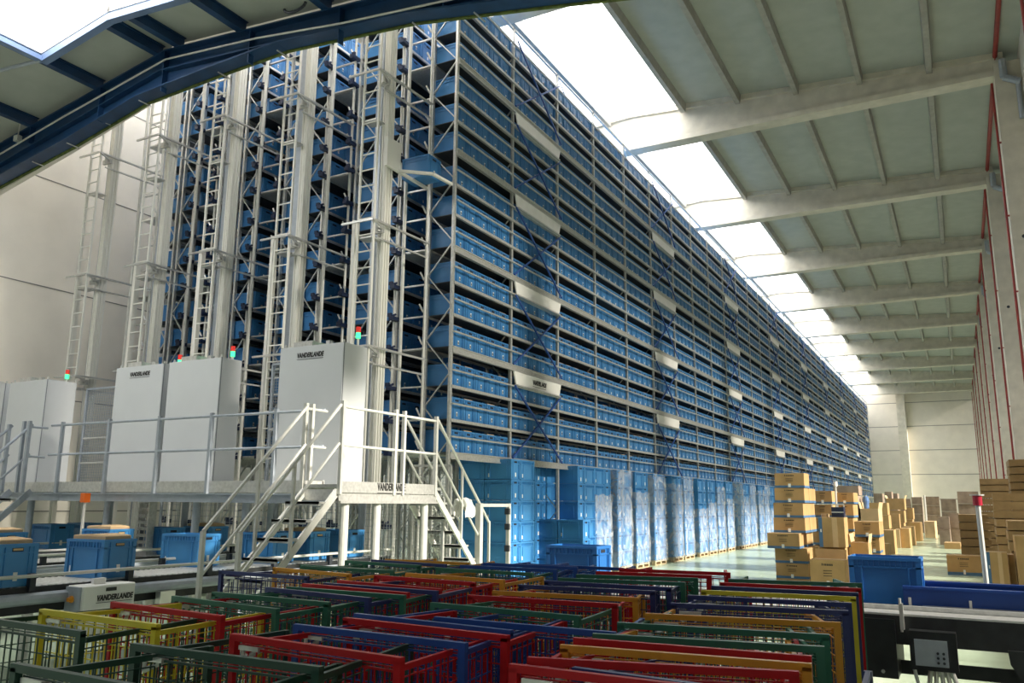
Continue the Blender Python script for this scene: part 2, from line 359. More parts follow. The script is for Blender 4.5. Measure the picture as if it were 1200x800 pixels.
# ================================================================== TOTES
def tote_mb(L=.6, W=.4, h=.42, detail=2, labelled=False):
    t = MB(); lx, ly = L/2-.014, W/2-.014
    k = .985
    t.hexa([(-lx*k, -ly*k, 0), (lx*k, -ly*k, 0), (lx*k, ly*k, 0), (-lx*k, ly*k, 0), (-lx, -ly, h*.3), (lx, -ly, h*.3), (lx, ly, h*.3), (-lx, ly, h*.3)])
    th = .014
    t.box(-lx, -ly, h*.3, -lx+th, ly, h).box(lx-th, -ly, h*.3, lx, ly, h).box(-lx+th, -ly, h*.3, lx-th, -ly+th, h).box(-lx+th, ly-th, h*.3, lx-th, ly, h)
    def ring(z0, z1, e):
        X, Y = L/2-.014+e, W/2-.014+e
        t.box(-X, -Y, z0, -lx, Y, z1).box(lx, -Y, z0, X, Y, z1).box(-lx, -Y, z0, lx, -ly, z1).box(-lx, ly, z0, lx, Y, z1)
    ring(h-.03, h-.002, .014)
    if detail: ring(h*.76, h*.76+.014, .011)
    e = .011
    for sx in (-1, 1):
        for sy in (-1, 1):
            x, y = sx*lx, sy*ly
            t.box(min(x, x+sx*e), min(y-sy*.035, y+sy*e), .01, max(x, x+sx*e), max(y-sy*.035, y+sy*e), h-.03)
            t.box(min(x-sx*.035, x), min(y, y+sy*e), .01, max(x-sx*.035, x), max(y, y+sy*e), h-.03)
    for sx in (-1, 1):                      # handle slot on both short ends
        x = sx*lx
        t.box(min(x, x+sx*.003), -.058, h*.82, max(x, x+sx*.003), .058, h*.90, 1)
        if detail:
            for y in (-W*.29, W*.29): t.box(min(x, x+sx*e), y-.006, .02, max(x, x+sx*e), y+.006, h-.03)
        if labelled: t.box(min(x, x+sx*.004), -.022, h*.14, max(x, x+sx*.004), .022, h*.34, 2)
    if detail > 1:
        for sy in (-1, 1):
            y = sy*ly
            for q in range(-5, 6): t.box(q*.045*L/.6-.003, min(y, y+sy*e), h*.76, q*.045*L/.6+.003, max(y, y+sy*e), h-.03)
            for x in (-L*.32, L*.32): t.box(x-.006, min(y, y+sy*e), .02, x+.006, max(y, y+sy*e), h*.76)
            t.box(-L*.38, min(y, y+sy*.004), h*.12, -L*.38+.04, max(y, y+sy*.004), h*.30, 2)
    return t
TM = [M['tote'], M['slot'], M['label']]; TML = [M['toteL'], M['slot'], M['label']]
me_rack = tote_mb(.6, .42, .41, 1).mesh('tote', TM)
lab = MB().box(0, -.020, 0, .004, .020, .075, 0)
for q in range(5): lab.box(.004, -.016+q*.007, .008, .005, -.012+q*.007, .055, 1)
me_lab = lab.mesh('barcode_label', [M['label'], M['ink']])
def rack_tote(loc, label, group, rz=0):
    o = bpy.data.objects.new('storage_tote', me_rack); COL.objects.link(o); o.location = loc; o.rotation_euler.z = rz
    tag(o, label, 'tote', group)
    c = bpy.data.objects.new('barcode_label', me_lab); COL.objects.link(c); c.parent = o; c.location = (.288, 0, .07); return o

# ================================================================== RACKING
RXF = -8.0; RY0 = 12.45; BAY = 2.283; NB = 35; RY1 = RY0+BAY*NB
LV = [z+H for z in (.878, 1.47, 2.085, 2.803, 3.416, 4.033, 4.718, 5.347, 5.95, 6.658, 7.247, 7.84, 8.559, 9.155, 9.76)]
THICK = {0, 3, 6, 9, 12}
ZTOP = 10.47+H; ZPOST = ZTOP
rack = thing('storage_rack', 'outer tall steel rack full of blue totes, its long side facing the aisle', 'rack', (RXF, RY0, 0))
def off(o): return o
def RB(name, mb, m): 
    o = mb.build(name, m, rack); o.location = (-RXF, -RY0, 0); return o
for i in range(NB+1):
    y = RY0+i*BAY
    b = MB().box(RXF-.05, y-.035, 0, RXF, y+.035, ZPOST).box(RXF-.60, y-.035, 0, RXF-.55, y+.035, ZPOST-.3)
    if i < 40:
        z = .3; s = 0
        while z < ZPOST-1:
            a, d = ((RXF-.025, RXF-.575), (RXF-.575, RXF-.025))[s % 2]; b.bar((a, y, z), (d, y, z+.62), .03, .02); z += .62; s += 1
    RB('upright_frame', b, M['steel'])
for k, z in enumerate(LV):
    th = .13 if k in THICK else .055
    b = MB().box(RXF-.03, RY0, z-th, RXF+.025, RY1, z)
    if k in THICK: b.box(RXF+.02, RY0, z-.02, RXF+.04, RY1, z).box(RXF+.02, RY0, z-th, RXF+.04, RY1, z-th+.02)
    RB('shelf_beam', b, M['steel']); RB('rear_beam', MB().box(RXF-.58, RY0, z-.05, RXF-.53, RY1, z), M['steel'])
    RB('shelf_shade_panel', MB().box(RXF-.53, RY0, z-.012, RXF-.03, RY1, z), M['shelf'])  # dark sheet standing in for the shade in the shelf gaps
    RB('retainer_rail', MB().bar((RXF+.035, RY0, z+.27), (RXF+.035, RY1, z+.27), .03, .03), M['steel'])
RB('top_rail', MB().box(RXF-.05, RY0-1, ZTOP-.05, RXF, RY1, ZTOP), M['steel']); RB('top_rail', MB().box(RXF-.6, RY0-1, ZTOP-.05, RXF-.55, RY1, ZTOP), M['steel'])
for i in range(0, NB, 2):
    y = RY0+i*BAY; RB('top_brace', MB().bar((RXF-.03, y, ZTOP-.03), (RXF-.56, y+BAY, ZTOP-.03), .03), M['steel'])
for i in range(1, NB, 4):                                # blue cross bracing and pale boards
    y0 = RY0+i*BAY; y1 = y0+BAY
    tz = [LV[k] for k in (0, 3, 6, 9, 12)]
    for a, z in enumerate(tz):
        zz = (tz[a+1]-.15) if a+1 < len(tz) else ZTOP-.05
        if a == 0 and i > 2: RB('cross_brace', MB().bar((RXF+.05, y0, 1.2), (RXF+.05, y1, z-.3), .03), M['brace']); RB('cross_brace', MB().bar((RXF+.085, y1, 1.2), (RXF+.085, y0, z-.3), .03), M['brace'])
        RB('cross_brace', MB().bar((RXF+.05, y0, z), (RXF+.05, y1, zz-.3), .032), M['brace']); RB('cross_brace', MB().bar((RXF+.09, y1, z), (RXF+.09, y0, zz-.3), .032), M['brace'])
        if z > 3:
            s = RB('beam_board', MB().prism([(y0+.02, z-.14), (y1+.02, z-.14), (y1-.08, z-.42), (y0+.12, z-.42)], 'x', RXF+.03, RXF+.06), M['white'])
            RB('board_shelf', MB().box(RXF-.45, y0+.1, z-.44, RXF+.1, y1-.08, z-.41), M['steel'])
            if i == 1 and a == 1:
                text('lettering', 'VANDERLANDE', .14, M['ink'], (RXF+.063, (y0+y1)/2+.05, z-.27), ROT_RIGHT, s, width=.66)
# totes of the outer rack: three nearest bays one by one
far_offs = []
for i in range(NB):
    for k, z in enumerate(LV):
        for q in range(5):
            y = RY0+i*BAY+.285+q*.43; x = RXF-.335
            if i in (9, 14) and k == 2 and q == 2: continue
            if i < 3:
                lv = ORD[k]; n = ORD[i*5+q]
                rack_tote((x, y, z), f'blue tote on long rack side, {lv} full shelf up, {n} from near corner', 'totes on the near bays of the outer rack')
            else: far_offs.append((x, y, z))
small = MB(); L2, W2, h2 = .286, .195, .41
small.box(-L2, -W2, 0, L2, W2, h2-.05).box(-L2-.012, -W2-.011, h2-.05, L2+.012, W2+.011, h2).box(L2, -W2-.008, 0, L2+.011, -W2+.03, h2-.05).box(L2, W2-.03, 0, L2+.011, W2+.008, h2-.05)
small.box(L2, -.06, h2*.78, L2+.004, .06, h2*.87, 1).box(L2, -.025, .05, L2+.004, .015, .11, 2).box(L2, -W2, h2*.68, L2+.009, W2, h2*.71)
o = tiled('storage_tote', small, TM, far_offs)
tag(o, 'countless blue totes filling the long rack side towards the far end', 'tote', kind='stuff')
# items peeking out of some totes
pk = MB()
for i in range(6):
    for k in range(0, 11):
        for q in range(5):
            if random.random() < .28: yy = RY0+i*BAY+.285+q*.43; pk.box(RXF-.2, yy-.15, LV[k]+.40, RXF-.06, yy+.13, LV[k]+.425)
tag(pk.build('packed_goods', M['carton2']), 'tops of brown packaging peeking over the rims of blue rack totes', 'packaging', kind='stuff')

# inner racks (backs of the aisles)
PITCH = 1.95
UPR = [(-9.25, -9.80), (-9.90, -10.45)]
inner_offs = []; deep_offs = []
for a in range(4):
    for s, (xf, xb) in enumerate(UPR):
        xf -= PITCH*a; xb -= PITCH*a
        nb = NB if (a == 0) else 4
        rk = thing('storage_rack', f'inner steel rack of blue totes, {ORD[2*a+s]} one left of the outer rack', 'rack', (xf, RY0, 0))
        for i in range(min(nb, 5)+1):
            y = i*BAY
            b = MB().box(-.05, y-.035, 0, 0, y+.035, ZPOST-.2).box(xb-xf, y-.035, 0, xb-xf+.05, y+.035, ZPOST-.2)
            z = .3; q = 0
            while z < ZPOST-1:
                c0, c1 = ((-.025, xb-xf+.025), (xb-xf+.025, -.025))[q % 2]; b.bar((c0, y, z), (c1, y, z+.62), .03, .02); z += .62; q += 1
            b.build('upright_frame', M['steel'], rk)
        for k, z in enumerate(LV):
            MB().box(-.02, 0, z-.05, .012, nb*BAY, z).build('shelf_beam', M['steel'], rk); MB().box(xb-xf, 0, z-.05, xb-xf+.03, nb*BAY, z).build('rear_beam', M['steel'], rk)
            MB().box(xb-xf+.03, 0, z-.01, -.02, nb*BAY, z).build('shelf_shade_panel', M['shelf'], rk)  # dark sheet again, shade of the gaps put into its colour
            x = (xf+xb)/2
            for q in range(3 if a else 5):
                y = RY0+.285+q*.43
                if q == 0 and (s == 0 or a < 1):
                    rack_tote((x, y, z), f'blue tote at end of {ORD[2*a+s]} inner rack, {ORD[k]} shelf up behind lift masts', 'totes at the ends of the inner racks', R(180 if s else 0))
                else: inner_offs.append((x, y, z))
            if a == 0:
                for i in range(1, NB):
                    deep_offs.append((x, RY0+i*BAY+BAY/2, z))
            else:
                for i in range(1, 4): deep_offs.append((x, RY0+i*BAY+BAY/2, z))
        # dark drive fittings at the rack end, one per shelf
        for k, z in enumerate([.66, 1.27, 1.87]+LV):
            if a == 3 and s == 1: break
            ft = MB()
            e = 0 if s == 0 else xb-xf; d = .07 if s == 0 else -.07
            ft.box(min(e, e+d)-.02, -.26, z-.06, max(e, e+d)+.02, -.04, z+.01); ft.box(e-.06, -.24, z+.01, e+.02, -.20, z+.08)
            ft.cyl((e+d, -.26, z+.01), (e+d, -.16, z+.06), .022, 6)
            ft.build('drive_fitting', M['navyfit'], rk)
o = tiled('storage_tote', small, TM, inner_offs); tag(o, 'blue totes deeper inside the inner racks', 'tote', kind='stuff')
row = MB()
for q in range(5): yy = -.86+q*.43; row.box(-.28, yy-.195, 0, .28, yy+.195, .41)
o = tiled('storage_tote', row, [M['tote']], deep_offs); tag(o, 'rows of blue totes glimpsed through gaps of the outer rack', 'tote', kind='stuff')
# aisle crossings at the rack ends
for a in range(5):
    x1 = -8.58-PITCH*a; x0 = x1-.66
    t = thing('aisle_cross_frame', f'pale cross rails closing the {ORD[a]} lift aisle from the right', 'frame')
    for k, z in enumerate(LV):
        MB().box(x0, RY0-.02, z-.02, x1, RY0+.02, z+.01).build('cross_rail', M['steel'], t)
        if k in THICK: MB().box(x0, RY0+.02, z-.03, x1, RY0+.9, z-.01).build('floor_plate', M['steel'], t)
        MB().bar((x1+.0, RY0-.12, z+.05), (x1-.06, RY0-.16, z+.20), .04, .03).build('bracket_arm', M['steel'], t)
    MB().cyl(((x0+x1)/2, RY0-.35, 0), ((x0+x1)/2, RY0-.35, 11.8), .035, 10).build('guide_pole', M['rail'], t)
    each(MB().cyl((x1+.02, RY0-.1, 0), (x1+.02, RY0-.1, 11.9), .025, 8).cyl((x0-.02, RY0-.1, 0), (x0-.02, RY0-.1, 11.9), .025, 8), 'side_pole', M['rail'], t)

# ================================================================== LIFT MASTS
def crane(a):
    xc = -8.87-PITCH*a; who = ['rightmost', 'second from the right', 'middle', 'second from the left', 'leftmost'][a]
    t = thing('lift_mast', f'tall pale aluminium lift mast with ladder, {who} of five', 'lift mast', (xc, 11.2, 0))
    m = MB().box(.13, -.10, 0, .235, .09, 11.6)
    for y in (-.10, -.03, .04): m.box(.235, y, 0, .25, y+.05, 11.6)
    for x in (.13, .19): m.box(x, -.112, 0, x+.035, -.10, 11.6)
    m.build('mast_column', M['alu'], t)
    MB().box(-.20, .10, 0, -.06, .24, 11.6).build('rear_column', M['railgrey'], t)
    each(MB().box(-.09, -.42, 1.9, -.06, -.38, 11.6).box(.25, -.42, 1.9, .28, -.38, 11.6), 'ladder_rail', M['alu'], t)
    z = 2.05
    while z < 11.6: MB().cyl((-.07, -.40, z), (.26, -.40, z), .013, 6).build('ladder_rung', M['alu'], t); z += .3
    MB().box(-.30, -.30, 0, -.23, -.18, 6.6).build('cable_channel', M['alu'], t)
    MB().cyl((-.18, -.3, 0), (-.18, -.3, 11.6), .012, 6).build('cable', M['alu'], t)
    for z in (1.8, 4.0, 6.2, 8.4): MB().box(-.09, -.38, z, .2, -.13, z+.03).build('ladder_bracket', M['steel'], t)
    for z in (4.26, 6.49, 9.32):
        f = MB().bar((-.40, -.46, z), (.30, -.46, z), .035).bar((.30, -.46, z), (.36, 1.1, z), .035).bar((.30, -.46, z), (.30, -.2, z-.1), .03).bar((.25, -.26, z-.28), (.34, 1.1, z-.28), .03).bar((.25, -.30, z), (.42, 1.1, z-.02), .02)
        f.cyl((.22, -.22, z-.14), (.22, -.22, z-.02), .045, 8).box(.05, -.2, z-.16, .3, -.14, z-.06)
        f.build('tie_frame', M['steel'], t)
    return t
for a in range(5): crane(a)
# lift carriage with a tote on the rightmost mast
cz = ony(470, 205, 11.5).z
c = MB().box(.0, -.2, 0, .06, .2, .55).bar((.03, .15, .02), (.10, 1.0, -.03), .05).bar((.03, .15, .02), (.62, .42, -.05), .05).bar((.62, .42, -.05), (.66, 1.0, -.05), .05)
cw = thing('lift_carriage', 'pale lift carriage arm riding on the rightmost mast', 'lift carriage', (-8.59, 11.2, cz)); c.build('arm', M['alu'], cw)
rack_tote((-8.45, 11.95, cz+.02), 'blue tote carried on the lift carriage of the rightmost mast', 'totes at the ends of the inner racks')
# stack lights
SLP = [(420, 389, 9.9, 'beside the rightmost mast'), (273, 411, 9.9, 'above the second white cabinet'), (211, 421, 9.9, 'between the two middle white cabinets'), (79, 438, 10.2, 'at the foot of the leftmost ladder')]
for x, y, Y, w in SLP:
    p = ony(x, y, Y)
    t = thing('stack_light', f'small red and green signal tower {w}', 'signal light', (p.x, p.y, p.z-.14))
    MB().cyl((0, 0, 1.90-p.z+.14), (0, 0, .04), .02, 8).build('stem', M['rail'], t)
    MB().cyl((0, 0, .04), (0, 0, .13), .038, 12).build('green_lens', M['greenl'], t)
    MB().cyl((0, 0, .13), (0, 0, .22), .038, 12).build('red_lens', M['redl'], t)

# ================================================================== PLATFORM
DZ = .20+H
pf = thing('steel_platform', 'galvanised steel walkway platform carrying the white cabinets', 'platform', (-10, 9.2, 0))
def PB(name, mb, m, parent=None):
    o = mb.build(name, m, parent or pf)
    if parent is None: o.location = (10, -9.2, 0)
    return o
PB('deck', MB().box(-18.1, 8.42, DZ-.04, -6.75, 10.3, DZ).box(-7.34, 8.0, DZ-.04, -6.75, 8.42, DZ), M['grating'])
PB('fascia', MB().box(-18.1, 8.38, DZ-.10, -7.34, 8.42, DZ+.06).box(-7.36, 8.0, DZ-.1, -7.34, 8.4, DZ+.05), M['steel'])
PB('fascia', MB().box(-6.75, 8.0, DZ-.10, -6.72, 10.15, DZ+.04), M['steel'])
PB('edge_beam', MB().box(-18.1, 8.42, DZ-.24, -7.3, 8.5, DZ-.11).box(-18.1, 8.38, DZ-.13, -7.3, 8.5, DZ-.11), M['railgrey'])
PB('edge_beam', MB().box(-6.80, 8.0, DZ-.20, -6.73, 10.15, DZ-.11).box(-6.8, 8.0, DZ-.23, -6.7, 10.15, DZ-.2).box(-7.34, 8.0, DZ-.2, -6.75, 8.06, DZ-.06), M['steel'])
for x, y in ((-6.8, 8.2), (-6.8, 8.85), (-6.8, 9.95), (-8.9, 8.6), (-9.9, 8.6), (-11.9, 8.6), (-13.9, 8.6), (-15.9, 8.6), (-9.9, 10.1), (-11.9, 10.1), (-13.9, 10.1)):
    PB('support_column', MB().cyl((x, y, 0), (x, y, DZ-.2), .055, 12), M['rail'] if x > -7 else M['railgrey'])
# joists below the deck
for x in [-17.5+.9*i for i in range(12)]: PB('joist', MB().box(x-.03, 8.5, DZ-.2, x+.03, 10.3, DZ-.05), M['steel'])
# guard rails
def rail_run(pts, posts, m, name='guard_rail', label=None):
    t = thing(name, label, 'railing')
    for dz, nm in ((1.0, 'top_rail'), (.52, 'mid_rail')):
        b = MB()
        for p, q in zip(pts, pts[1:]): b.cyl((p[0], p[1], p[2]+dz), (q[0], q[1], q[2]+dz), .019, 8)
        b.build(nm, m, t)
    for p in posts: MB().bar((p[0], p[1], p[2]-.12), (p[0], p[1], p[2]+1.03), .05, .045).build('post', m, t)
    return t
rail_run([(-13.2, 8.36, DZ-.02), (-8.1, 8.36, DZ-.02), (-7.34, 8.36, DZ-.02)], [(-12.9, 8.36, DZ), (-11.72, 8.36, DZ), (-10.56, 8.36, DZ), (-9.45, 8.36, DZ), (-8.2, 8.36, DZ)], M['railgrey'], label='grey guard rail along the front of the platform before the white cabinets')
rail_run([(-7.34, 8.0, DZ-.04), (-7.34, 8.4, DZ-.04)], [(-7.34, 8.0, DZ), (-7.34, 8.12, DZ)], M['rail'], label='short pale guard rail at the top of the near stairs')
rail_run([(-6.73, 8.0, DZ-.04), (-6.73, 10.12, DZ-.04)], [(-6.73, 8.0, DZ), (-6.73, 9.1, DZ), (-6.73, 9.3, DZ), (-6.73, 10.1, DZ)], M['rail'], label='pale guard rail on the right end of the platform')
rail_run([(-13.3, 8.02, DZ-.06), (-13.3, 8.36, DZ-.06)], [(-13.25, 8.02, DZ), (-13.4, 8.02, DZ)], M['railgrey'], label='short grey guard rail at the head of the far left stairs')
rail_run([(-10.2, 10.25, DZ-.04), (-8.2, 10.25, DZ-.04)], [(-9.2, 10.25, DZ)], M['steel'], label='rear guard rail behind the gap left of the big white cabinet')
rail_run([(-15.2, 10.3, DZ-.04), (-13.3, 10.3, DZ-.04)], [(-13.4, 10.3, DZ)], M['steel'], label='rear guard rail behind the gap right of the leftmost cabinets')
# sign on the right fascia
text('lettering', 'VANDERLANDE', .13, M['ink'], (-6.717, 9.05, DZ-.02), ROT_RIGHT, None, shear=0, width=.62).parent = pf
for o in [q for q in bpy.data.objects if q.name == 'lettering.001']: o.location = (-6.717+10, 9.05-9.2, DZ-.02)

def stairs(name, label, x0, x1, ytop, dirn, n, m, run=.16*1.05):
    """x0..x1 width, descends along dirn*Y from deck"""
    t = thing(name, label, 'stairs'); rise = DZ/n; L = rise*n
    for x in (x0, x1):
        b = MB().bar((x, ytop, DZ-.09), (x, ytop+dirn*L, -.0), .03, .095); b.build('stringer', m, t)
    for i in range(1, n):
        y = ytop+dirn*rise*i; z = DZ-rise*i
        MB().box(x0, y-.11, z-.03, x1, y+.11, z).box(x0, y-.11, z-.05, x1, y-.095, z).build('tread', M['grating'], t)
    return t, L
# near stairs: come down towards the camera
t, L = stairs('access_stairs', 'pale steel stairs descending towards the coloured cages on the left', -7.30, -6.77, 8.0, -1, 9, M['rail'])
for x in (-7.30, -6.75):
    MB().cyl((x, 7.98, DZ+.98), (x, 6.46, DZ+.98-1.52), .022, 8).build('handrail', M['rail'], t)
    MB().cyl((x, 7.98, DZ+.50), (x, 6.46, DZ+.5-1.52), .018, 8).build('mid_rail', M['rail'], t)
    MB().bar((x, 6.46, 0), (x, 6.46, DZ+.98-1.52), .045).build('newel_post', M['rail'], t)
    MB().bar((x, 7.22, DZ-.85), (x, 7.22, DZ+.22), .035).build('baluster', M['rail'], t)
# right stairs: go down away from the camera
t, L = stairs('access_stairs', 'pale steel stairs beside the blue tote stacks, descending behind the platform', -7.28, -6.75, 10.15, 1, 9, M['rail'])
for x in (-7.28, -6.73):
    MB().cyl((x, 10.12, DZ+1.0), (x, 11.38, DZ-.22), .022, 8).cyl((x, 11.38, DZ-.22), (x, 11.69, DZ-.52), .02, 8).build('handrail', M['rail'], t)
    MB().cyl((x, 10.12, DZ+.5), (x, 11.38, DZ-.74), .018, 8).build('mid_rail', M['rail'], t)
    MB().bar((x, 10.85, DZ-.75), (x, 10.85, DZ+.28), .03).build('baluster', M['rail'], t)
    MB().bar((x, 11.69, 0), (x, 11.69, DZ-.50), .035).build('newel_post', M['rail'], t)
# far-left stairs
t, L = stairs('access_stairs', 'grey steel stairs leaving the frame at far left', -13.86, -13.30, 8.2, -1, 9, M['railgrey'])
for x in (-13.86, -13.30):
    MB().cyl((x, 8.1, DZ+.98), (x, 6.6, DZ-.52), .022, 8).build('handrail', M['railgrey'], t)
    MB().cyl((x, 8.1, DZ+.5), (x, 6.6, DZ-1.0), .018, 8).build('mid_rail', M['railgrey'], t)
    MB().bar((x, 8.05, DZ-.1), (x, 8.05, DZ+1.0), .05).build('newel_post', M['railgrey'], t)
# gate by the stacks
g = thing('steel_gate', 'pale gate frame with black hinges before the corner stack of blue totes', 'gate')
MB().bar((-6.73, 11.38, 0), (-6.73, 11.38, DZ-.22), .09).build('gate_post', M['rail'], g)
MB().bar((-6.73, 12.34, 0), (-6.73, 12.34, DZ-.22), .06).build('gate_post', M['rail'], g)
MB().bar((-6.73, 11.38, DZ-.25), (-6.73, 12.34, DZ-.25), .05).build('top_bar', M['rail'], g)
for z in (.9, 1.25, 1.5): MB().box(-6.76, 12.26, z, -6.68, 12.31, z+.1).build('hinge', M['dark'], g)
# crumpled white cloth over the handrail
random.seed(3)
c = MB(); nu, nv = 14, 10; cp0 = ony(543, 590, 11.0)
for i in range(nu+1):
    for k in range(nv+1):
        th = math.pi*(k/nv)*1.25-.4; r = .085+.045*math.sin(i*2.3+k*.9)+.05*random.random()
        c.v.append((cp0.x+r*math.cos(th)*.9, cp0.y-.12+.26*i/nu+.02*math.sin(k*1.7), cp0.z-.02+r*math.sin(th)*1.1-.10*(k == nv or k == 0)-.06*abs(math.sin(i))))
for i in range(nu):
    for k in range(nv): q = i*(nv+1)+k; c.f.append([q, q+1, q+nv+2, q+nv+1]); c.m.append(0)
o = c.build('draped_cloth', M['white']); o.modifiers.new('s', 'SOLIDIFY').thickness = .012; sm = o.modifiers.new('u', 'SUBSURF'); sm.levels = 1; sm.render_levels = 1
tag(o, 'crumpled white cloth hung over the handrail of the right stairs', 'cloth')

# mesh fences
def fence(x0, y0, x1, y1, z0, z1, label, pitch=.05, m=M['steel'], name='mesh_fence'):
    t = thing(name, label, 'fence'); b = MB(); L = math.hypot(x1-x0, y1-y0); n = int(L/pitch)
    for i in range(n+1): k = i/n; b.bar((x0+(x1-x0)*k, y0+(y1-y0)*k, z0), (x0+(x1-x0)*k, y0+(y1-y0)*k, z1), .006)
    n = int((z1-z0)/pitch)
    for i in range(n+1): z = z0+(z1-z0)*i/n; b.bar((x0, y0, z), (x1, y1, z), .006)
    b.build('wire_mesh', m, t)
    f = MB().bar((x0, y0, z0), (x0, y0, z1), .04).bar((x1, y1, z0), (x1, y1, z1), .04).bar((x0, y0, z1), (x1, y1, z1), .04).bar((x0, y0, z0), (x1, y1, z0), .03)
    f.build('frame', m, t); return t
fence(-8.2, 10.6, -6.9, 10.6, .2, 1.75, 'wire mesh panel below the right end of the platform')
fence(-8.3, 11.8, -7.55, 11.8, .6, 2.3, 'wire mesh panel at the foot of the outer rack')
fence(-10.3, 10.35, -9.1, 10.35, DZ, 4.0, 'tall wire mesh guard left of the big white cabinet', m=M['railgrey'])
fence(-15.3, 10.35, -13.2, 10.35, DZ, 3.85, 'tall wire mesh guard beside the leftmost mast', m=M['railgrey'])
fence(-13.5, 10.9, -8.4, 10.9, .2, 1.8, 'long wire mesh fence in shade below the platform', .1, M['railgrey'])

# cabinets
def cabinet(x0, x1, y0, y1, z1, label, word=False):
    t = thing('control_cabinet', label, 'cabinet', ((x0+x1)/2, (y0+y1)/2, DZ)); w = (x1-x0)/2; d = (y1-y0)/2; h = z1-DZ
    o = MB().box(-w, -d+.02, 0, w, d, h).build('housing', M['cabinet'], t)
    bv = o.modifiers.new('b', 'BEVEL'); bv.width = .008; bv.segments = 2
    f = MB().box(-w+.004, -d, .02, w-.004, -d+.02, h-.01); fo = f.build('door', M['cabinet'], t)
    each(MB().box(w-.03, -d+.012, 0, w+.004, -d+.024, h).box(-w-.004, -d+.012, 0, -w+.03, -d+.024, h), 'door_seal', M['cabedge'], t)
    each(MB().box(-w*.7, -d+.08, h, -w*.1, d-.05, h+.09).box(w*.3, -d+.1, h, w*.42, -d+.18, h+.07), 'roof_fitting', M['steel'], t)
    for sx in (-1, 1): MB().cyl((sx*(w-.05), -d+.06, h), (sx*(w-.05), -d+.06, h+.05), .02, 8).build('lifting_eye', M['rail'], t)
    if word: text('lettering', 'VANDERLANDE', .10, M['ink'], (word, -d-.003, h-.15), ROT_FRONT, t, width=.52)
    return t
cabinet(-9.07, -7.83, 9.25, 9.80, 4.0, 'big white control cabinet with black lettering at right end of platform', -.02)
cabinet(-11.76, -10.52, 9.40, 9.85, 4.0, 'plain white control cabinet with sunlit side, middle of platform', 0)
cabinet(-13.17, -11.93, 9.42, 9.87, 4.0, 'white control cabinet with black lettering left of a plain one', .02)
cabinet(-16.72, -15.52, 9.62, 10.25, 3.98, 'plain pale cabinet second from left edge, before the cream wall', 0)
cabinet(-18.1, -16.9, 9.62, 10.1, 3.98, 'pale control cabinet cut off by the left edge', .12)
# instruction notices on the guide post
t = thing('notice_strip', 'white vertical warning notices with a yellow panel beside the lettered cabinet', 'notice')
MB().box(-13.36, 9.9, 2.6, -13.22, 9.92, 3.9).build('board', M['white'], t)
MB().box(-13.34, 9.895, 2.65, -13.26, 9.9, 2.95).build('yellow_panel', M['yellow'], t)
b = MB()
for i in range(7): b.box(-13.34, 9.895, 3.1+i*.1, -13.24, 9.9, 3.13+i*.1)
b.build('black_marks', M['ink'], t)

# ================================================================== CONVEYORS
def conv_y(x0, x1, y0, y1, zt, label):
    t = thing('roller_conveyor', label, 'conveyor'); n = int((y1-y0)/.075)
    b = MB()
    for i in range(n): y = y0+.04+i*.075; b.cyl((x0+.04, y, zt-.025), (x1-.04, y, zt-.025), .025, 8)
    b.build('roller', M['steel'], t)['kind'] = 'stuff'
    each(MB().box(x0, y0, zt-.26, x0+.04, y1, zt-.01).box(x1-.04, y0, zt-.26, x1, y1, zt-.01), 'side_frame', M['black'], t)
    MB().cyl((x1+.02, y0, zt-.12), (x1+.02, y1, zt-.12), .06, 10).build('cable_duct', M['railgrey'], t)
    for x in (x0-.04, x1+.05): MB().cyl((x, y0, zt+.10), (x, y1, zt+.10), .018, 8).build('guide_rail', M['rail'], t)
    for x in (x0, x1):
        for i in range(int((y1-y0)/1.1)+1): MB().box(x-.03, y0+.3+i*1.1, zt-.05, x+.03, y0+.36+i*1.1, zt+.12).build('bracket', M['dark'], t)
    for i in range(int((y1-y0)/2)+1):
        for x in (x0+.02, x1-.02): MB().box(x-.03, y0+.5+i*2, 0, x+.03, y0+.58+i*2, zt-.26).build('leg', M['steel'], t)
    return t
ZC = H-.85
conv_y(-8.98, -8.14, 2.6, 11.0, ZC, 'grey roller conveyor nearest the cages at left, carrying blue totes')
conv_y(-11.75, -10.95, 3.4, 11.0, ZC, 'second roller conveyor from the cages, carrying blue totes')
conv_y(-14.6, -13.8, 3.8, 11.0, ZC, 'third roller conveyor from the cages, running in shade under platform')
# cross conveyor with blue side guides
def conv_x(x0, x1, y0, y1, zt, label, gx0):
    t = thing('belt_conveyor', label, 'conveyor')
    MB().box(x0, y0+.05, zt-.03, x1, y1, zt-.012).build('belt', M['dark'], t)
    each(MB().box(x0, y0, zt-.02, x1, y0+.26, zt-.005).box(x0, y0+.28, zt-.02, x1, y0+.33, zt+.03).box(x0, y1-.1, zt-.02, x1, y1, zt), 'top_rail', M['steel'], t)
    each(MB().box(x0, y0, zt-.24, x1, y0+.03, zt-.02).box(x0, y1-.03, zt-.24, x1, y1, zt-.02), 'side_frame', M['black'], t)
    for yy in (y0+.42, y1-.08):
        MB().box(gx0, yy, zt+.03, x1, yy+.04, zt+.17).box(gx0, yy-.02, zt+.16, x1, yy+.06, zt+.18).build('side_guide', M['bluebeam'], t)
    for i in range(int((x1-gx0)/.45)): MB().bar((gx0+.05+i*.45, y0+.38, zt-.05), (gx0+.05+i*.45, y0+.38, zt+.09), .02).build('guide_bracket', M['steel'], t)
    return t
cx = conv_x(-6.2, 4.0, 7.58, 8.72, ZC, 'black belt conveyor crossing at right behind the cages, with blue side guides', -.52)
MB().box(-1.35, 7.54, ZC-.5, -.57, 8.3, ZC-.05).build('drive_box', M['black'], cx)
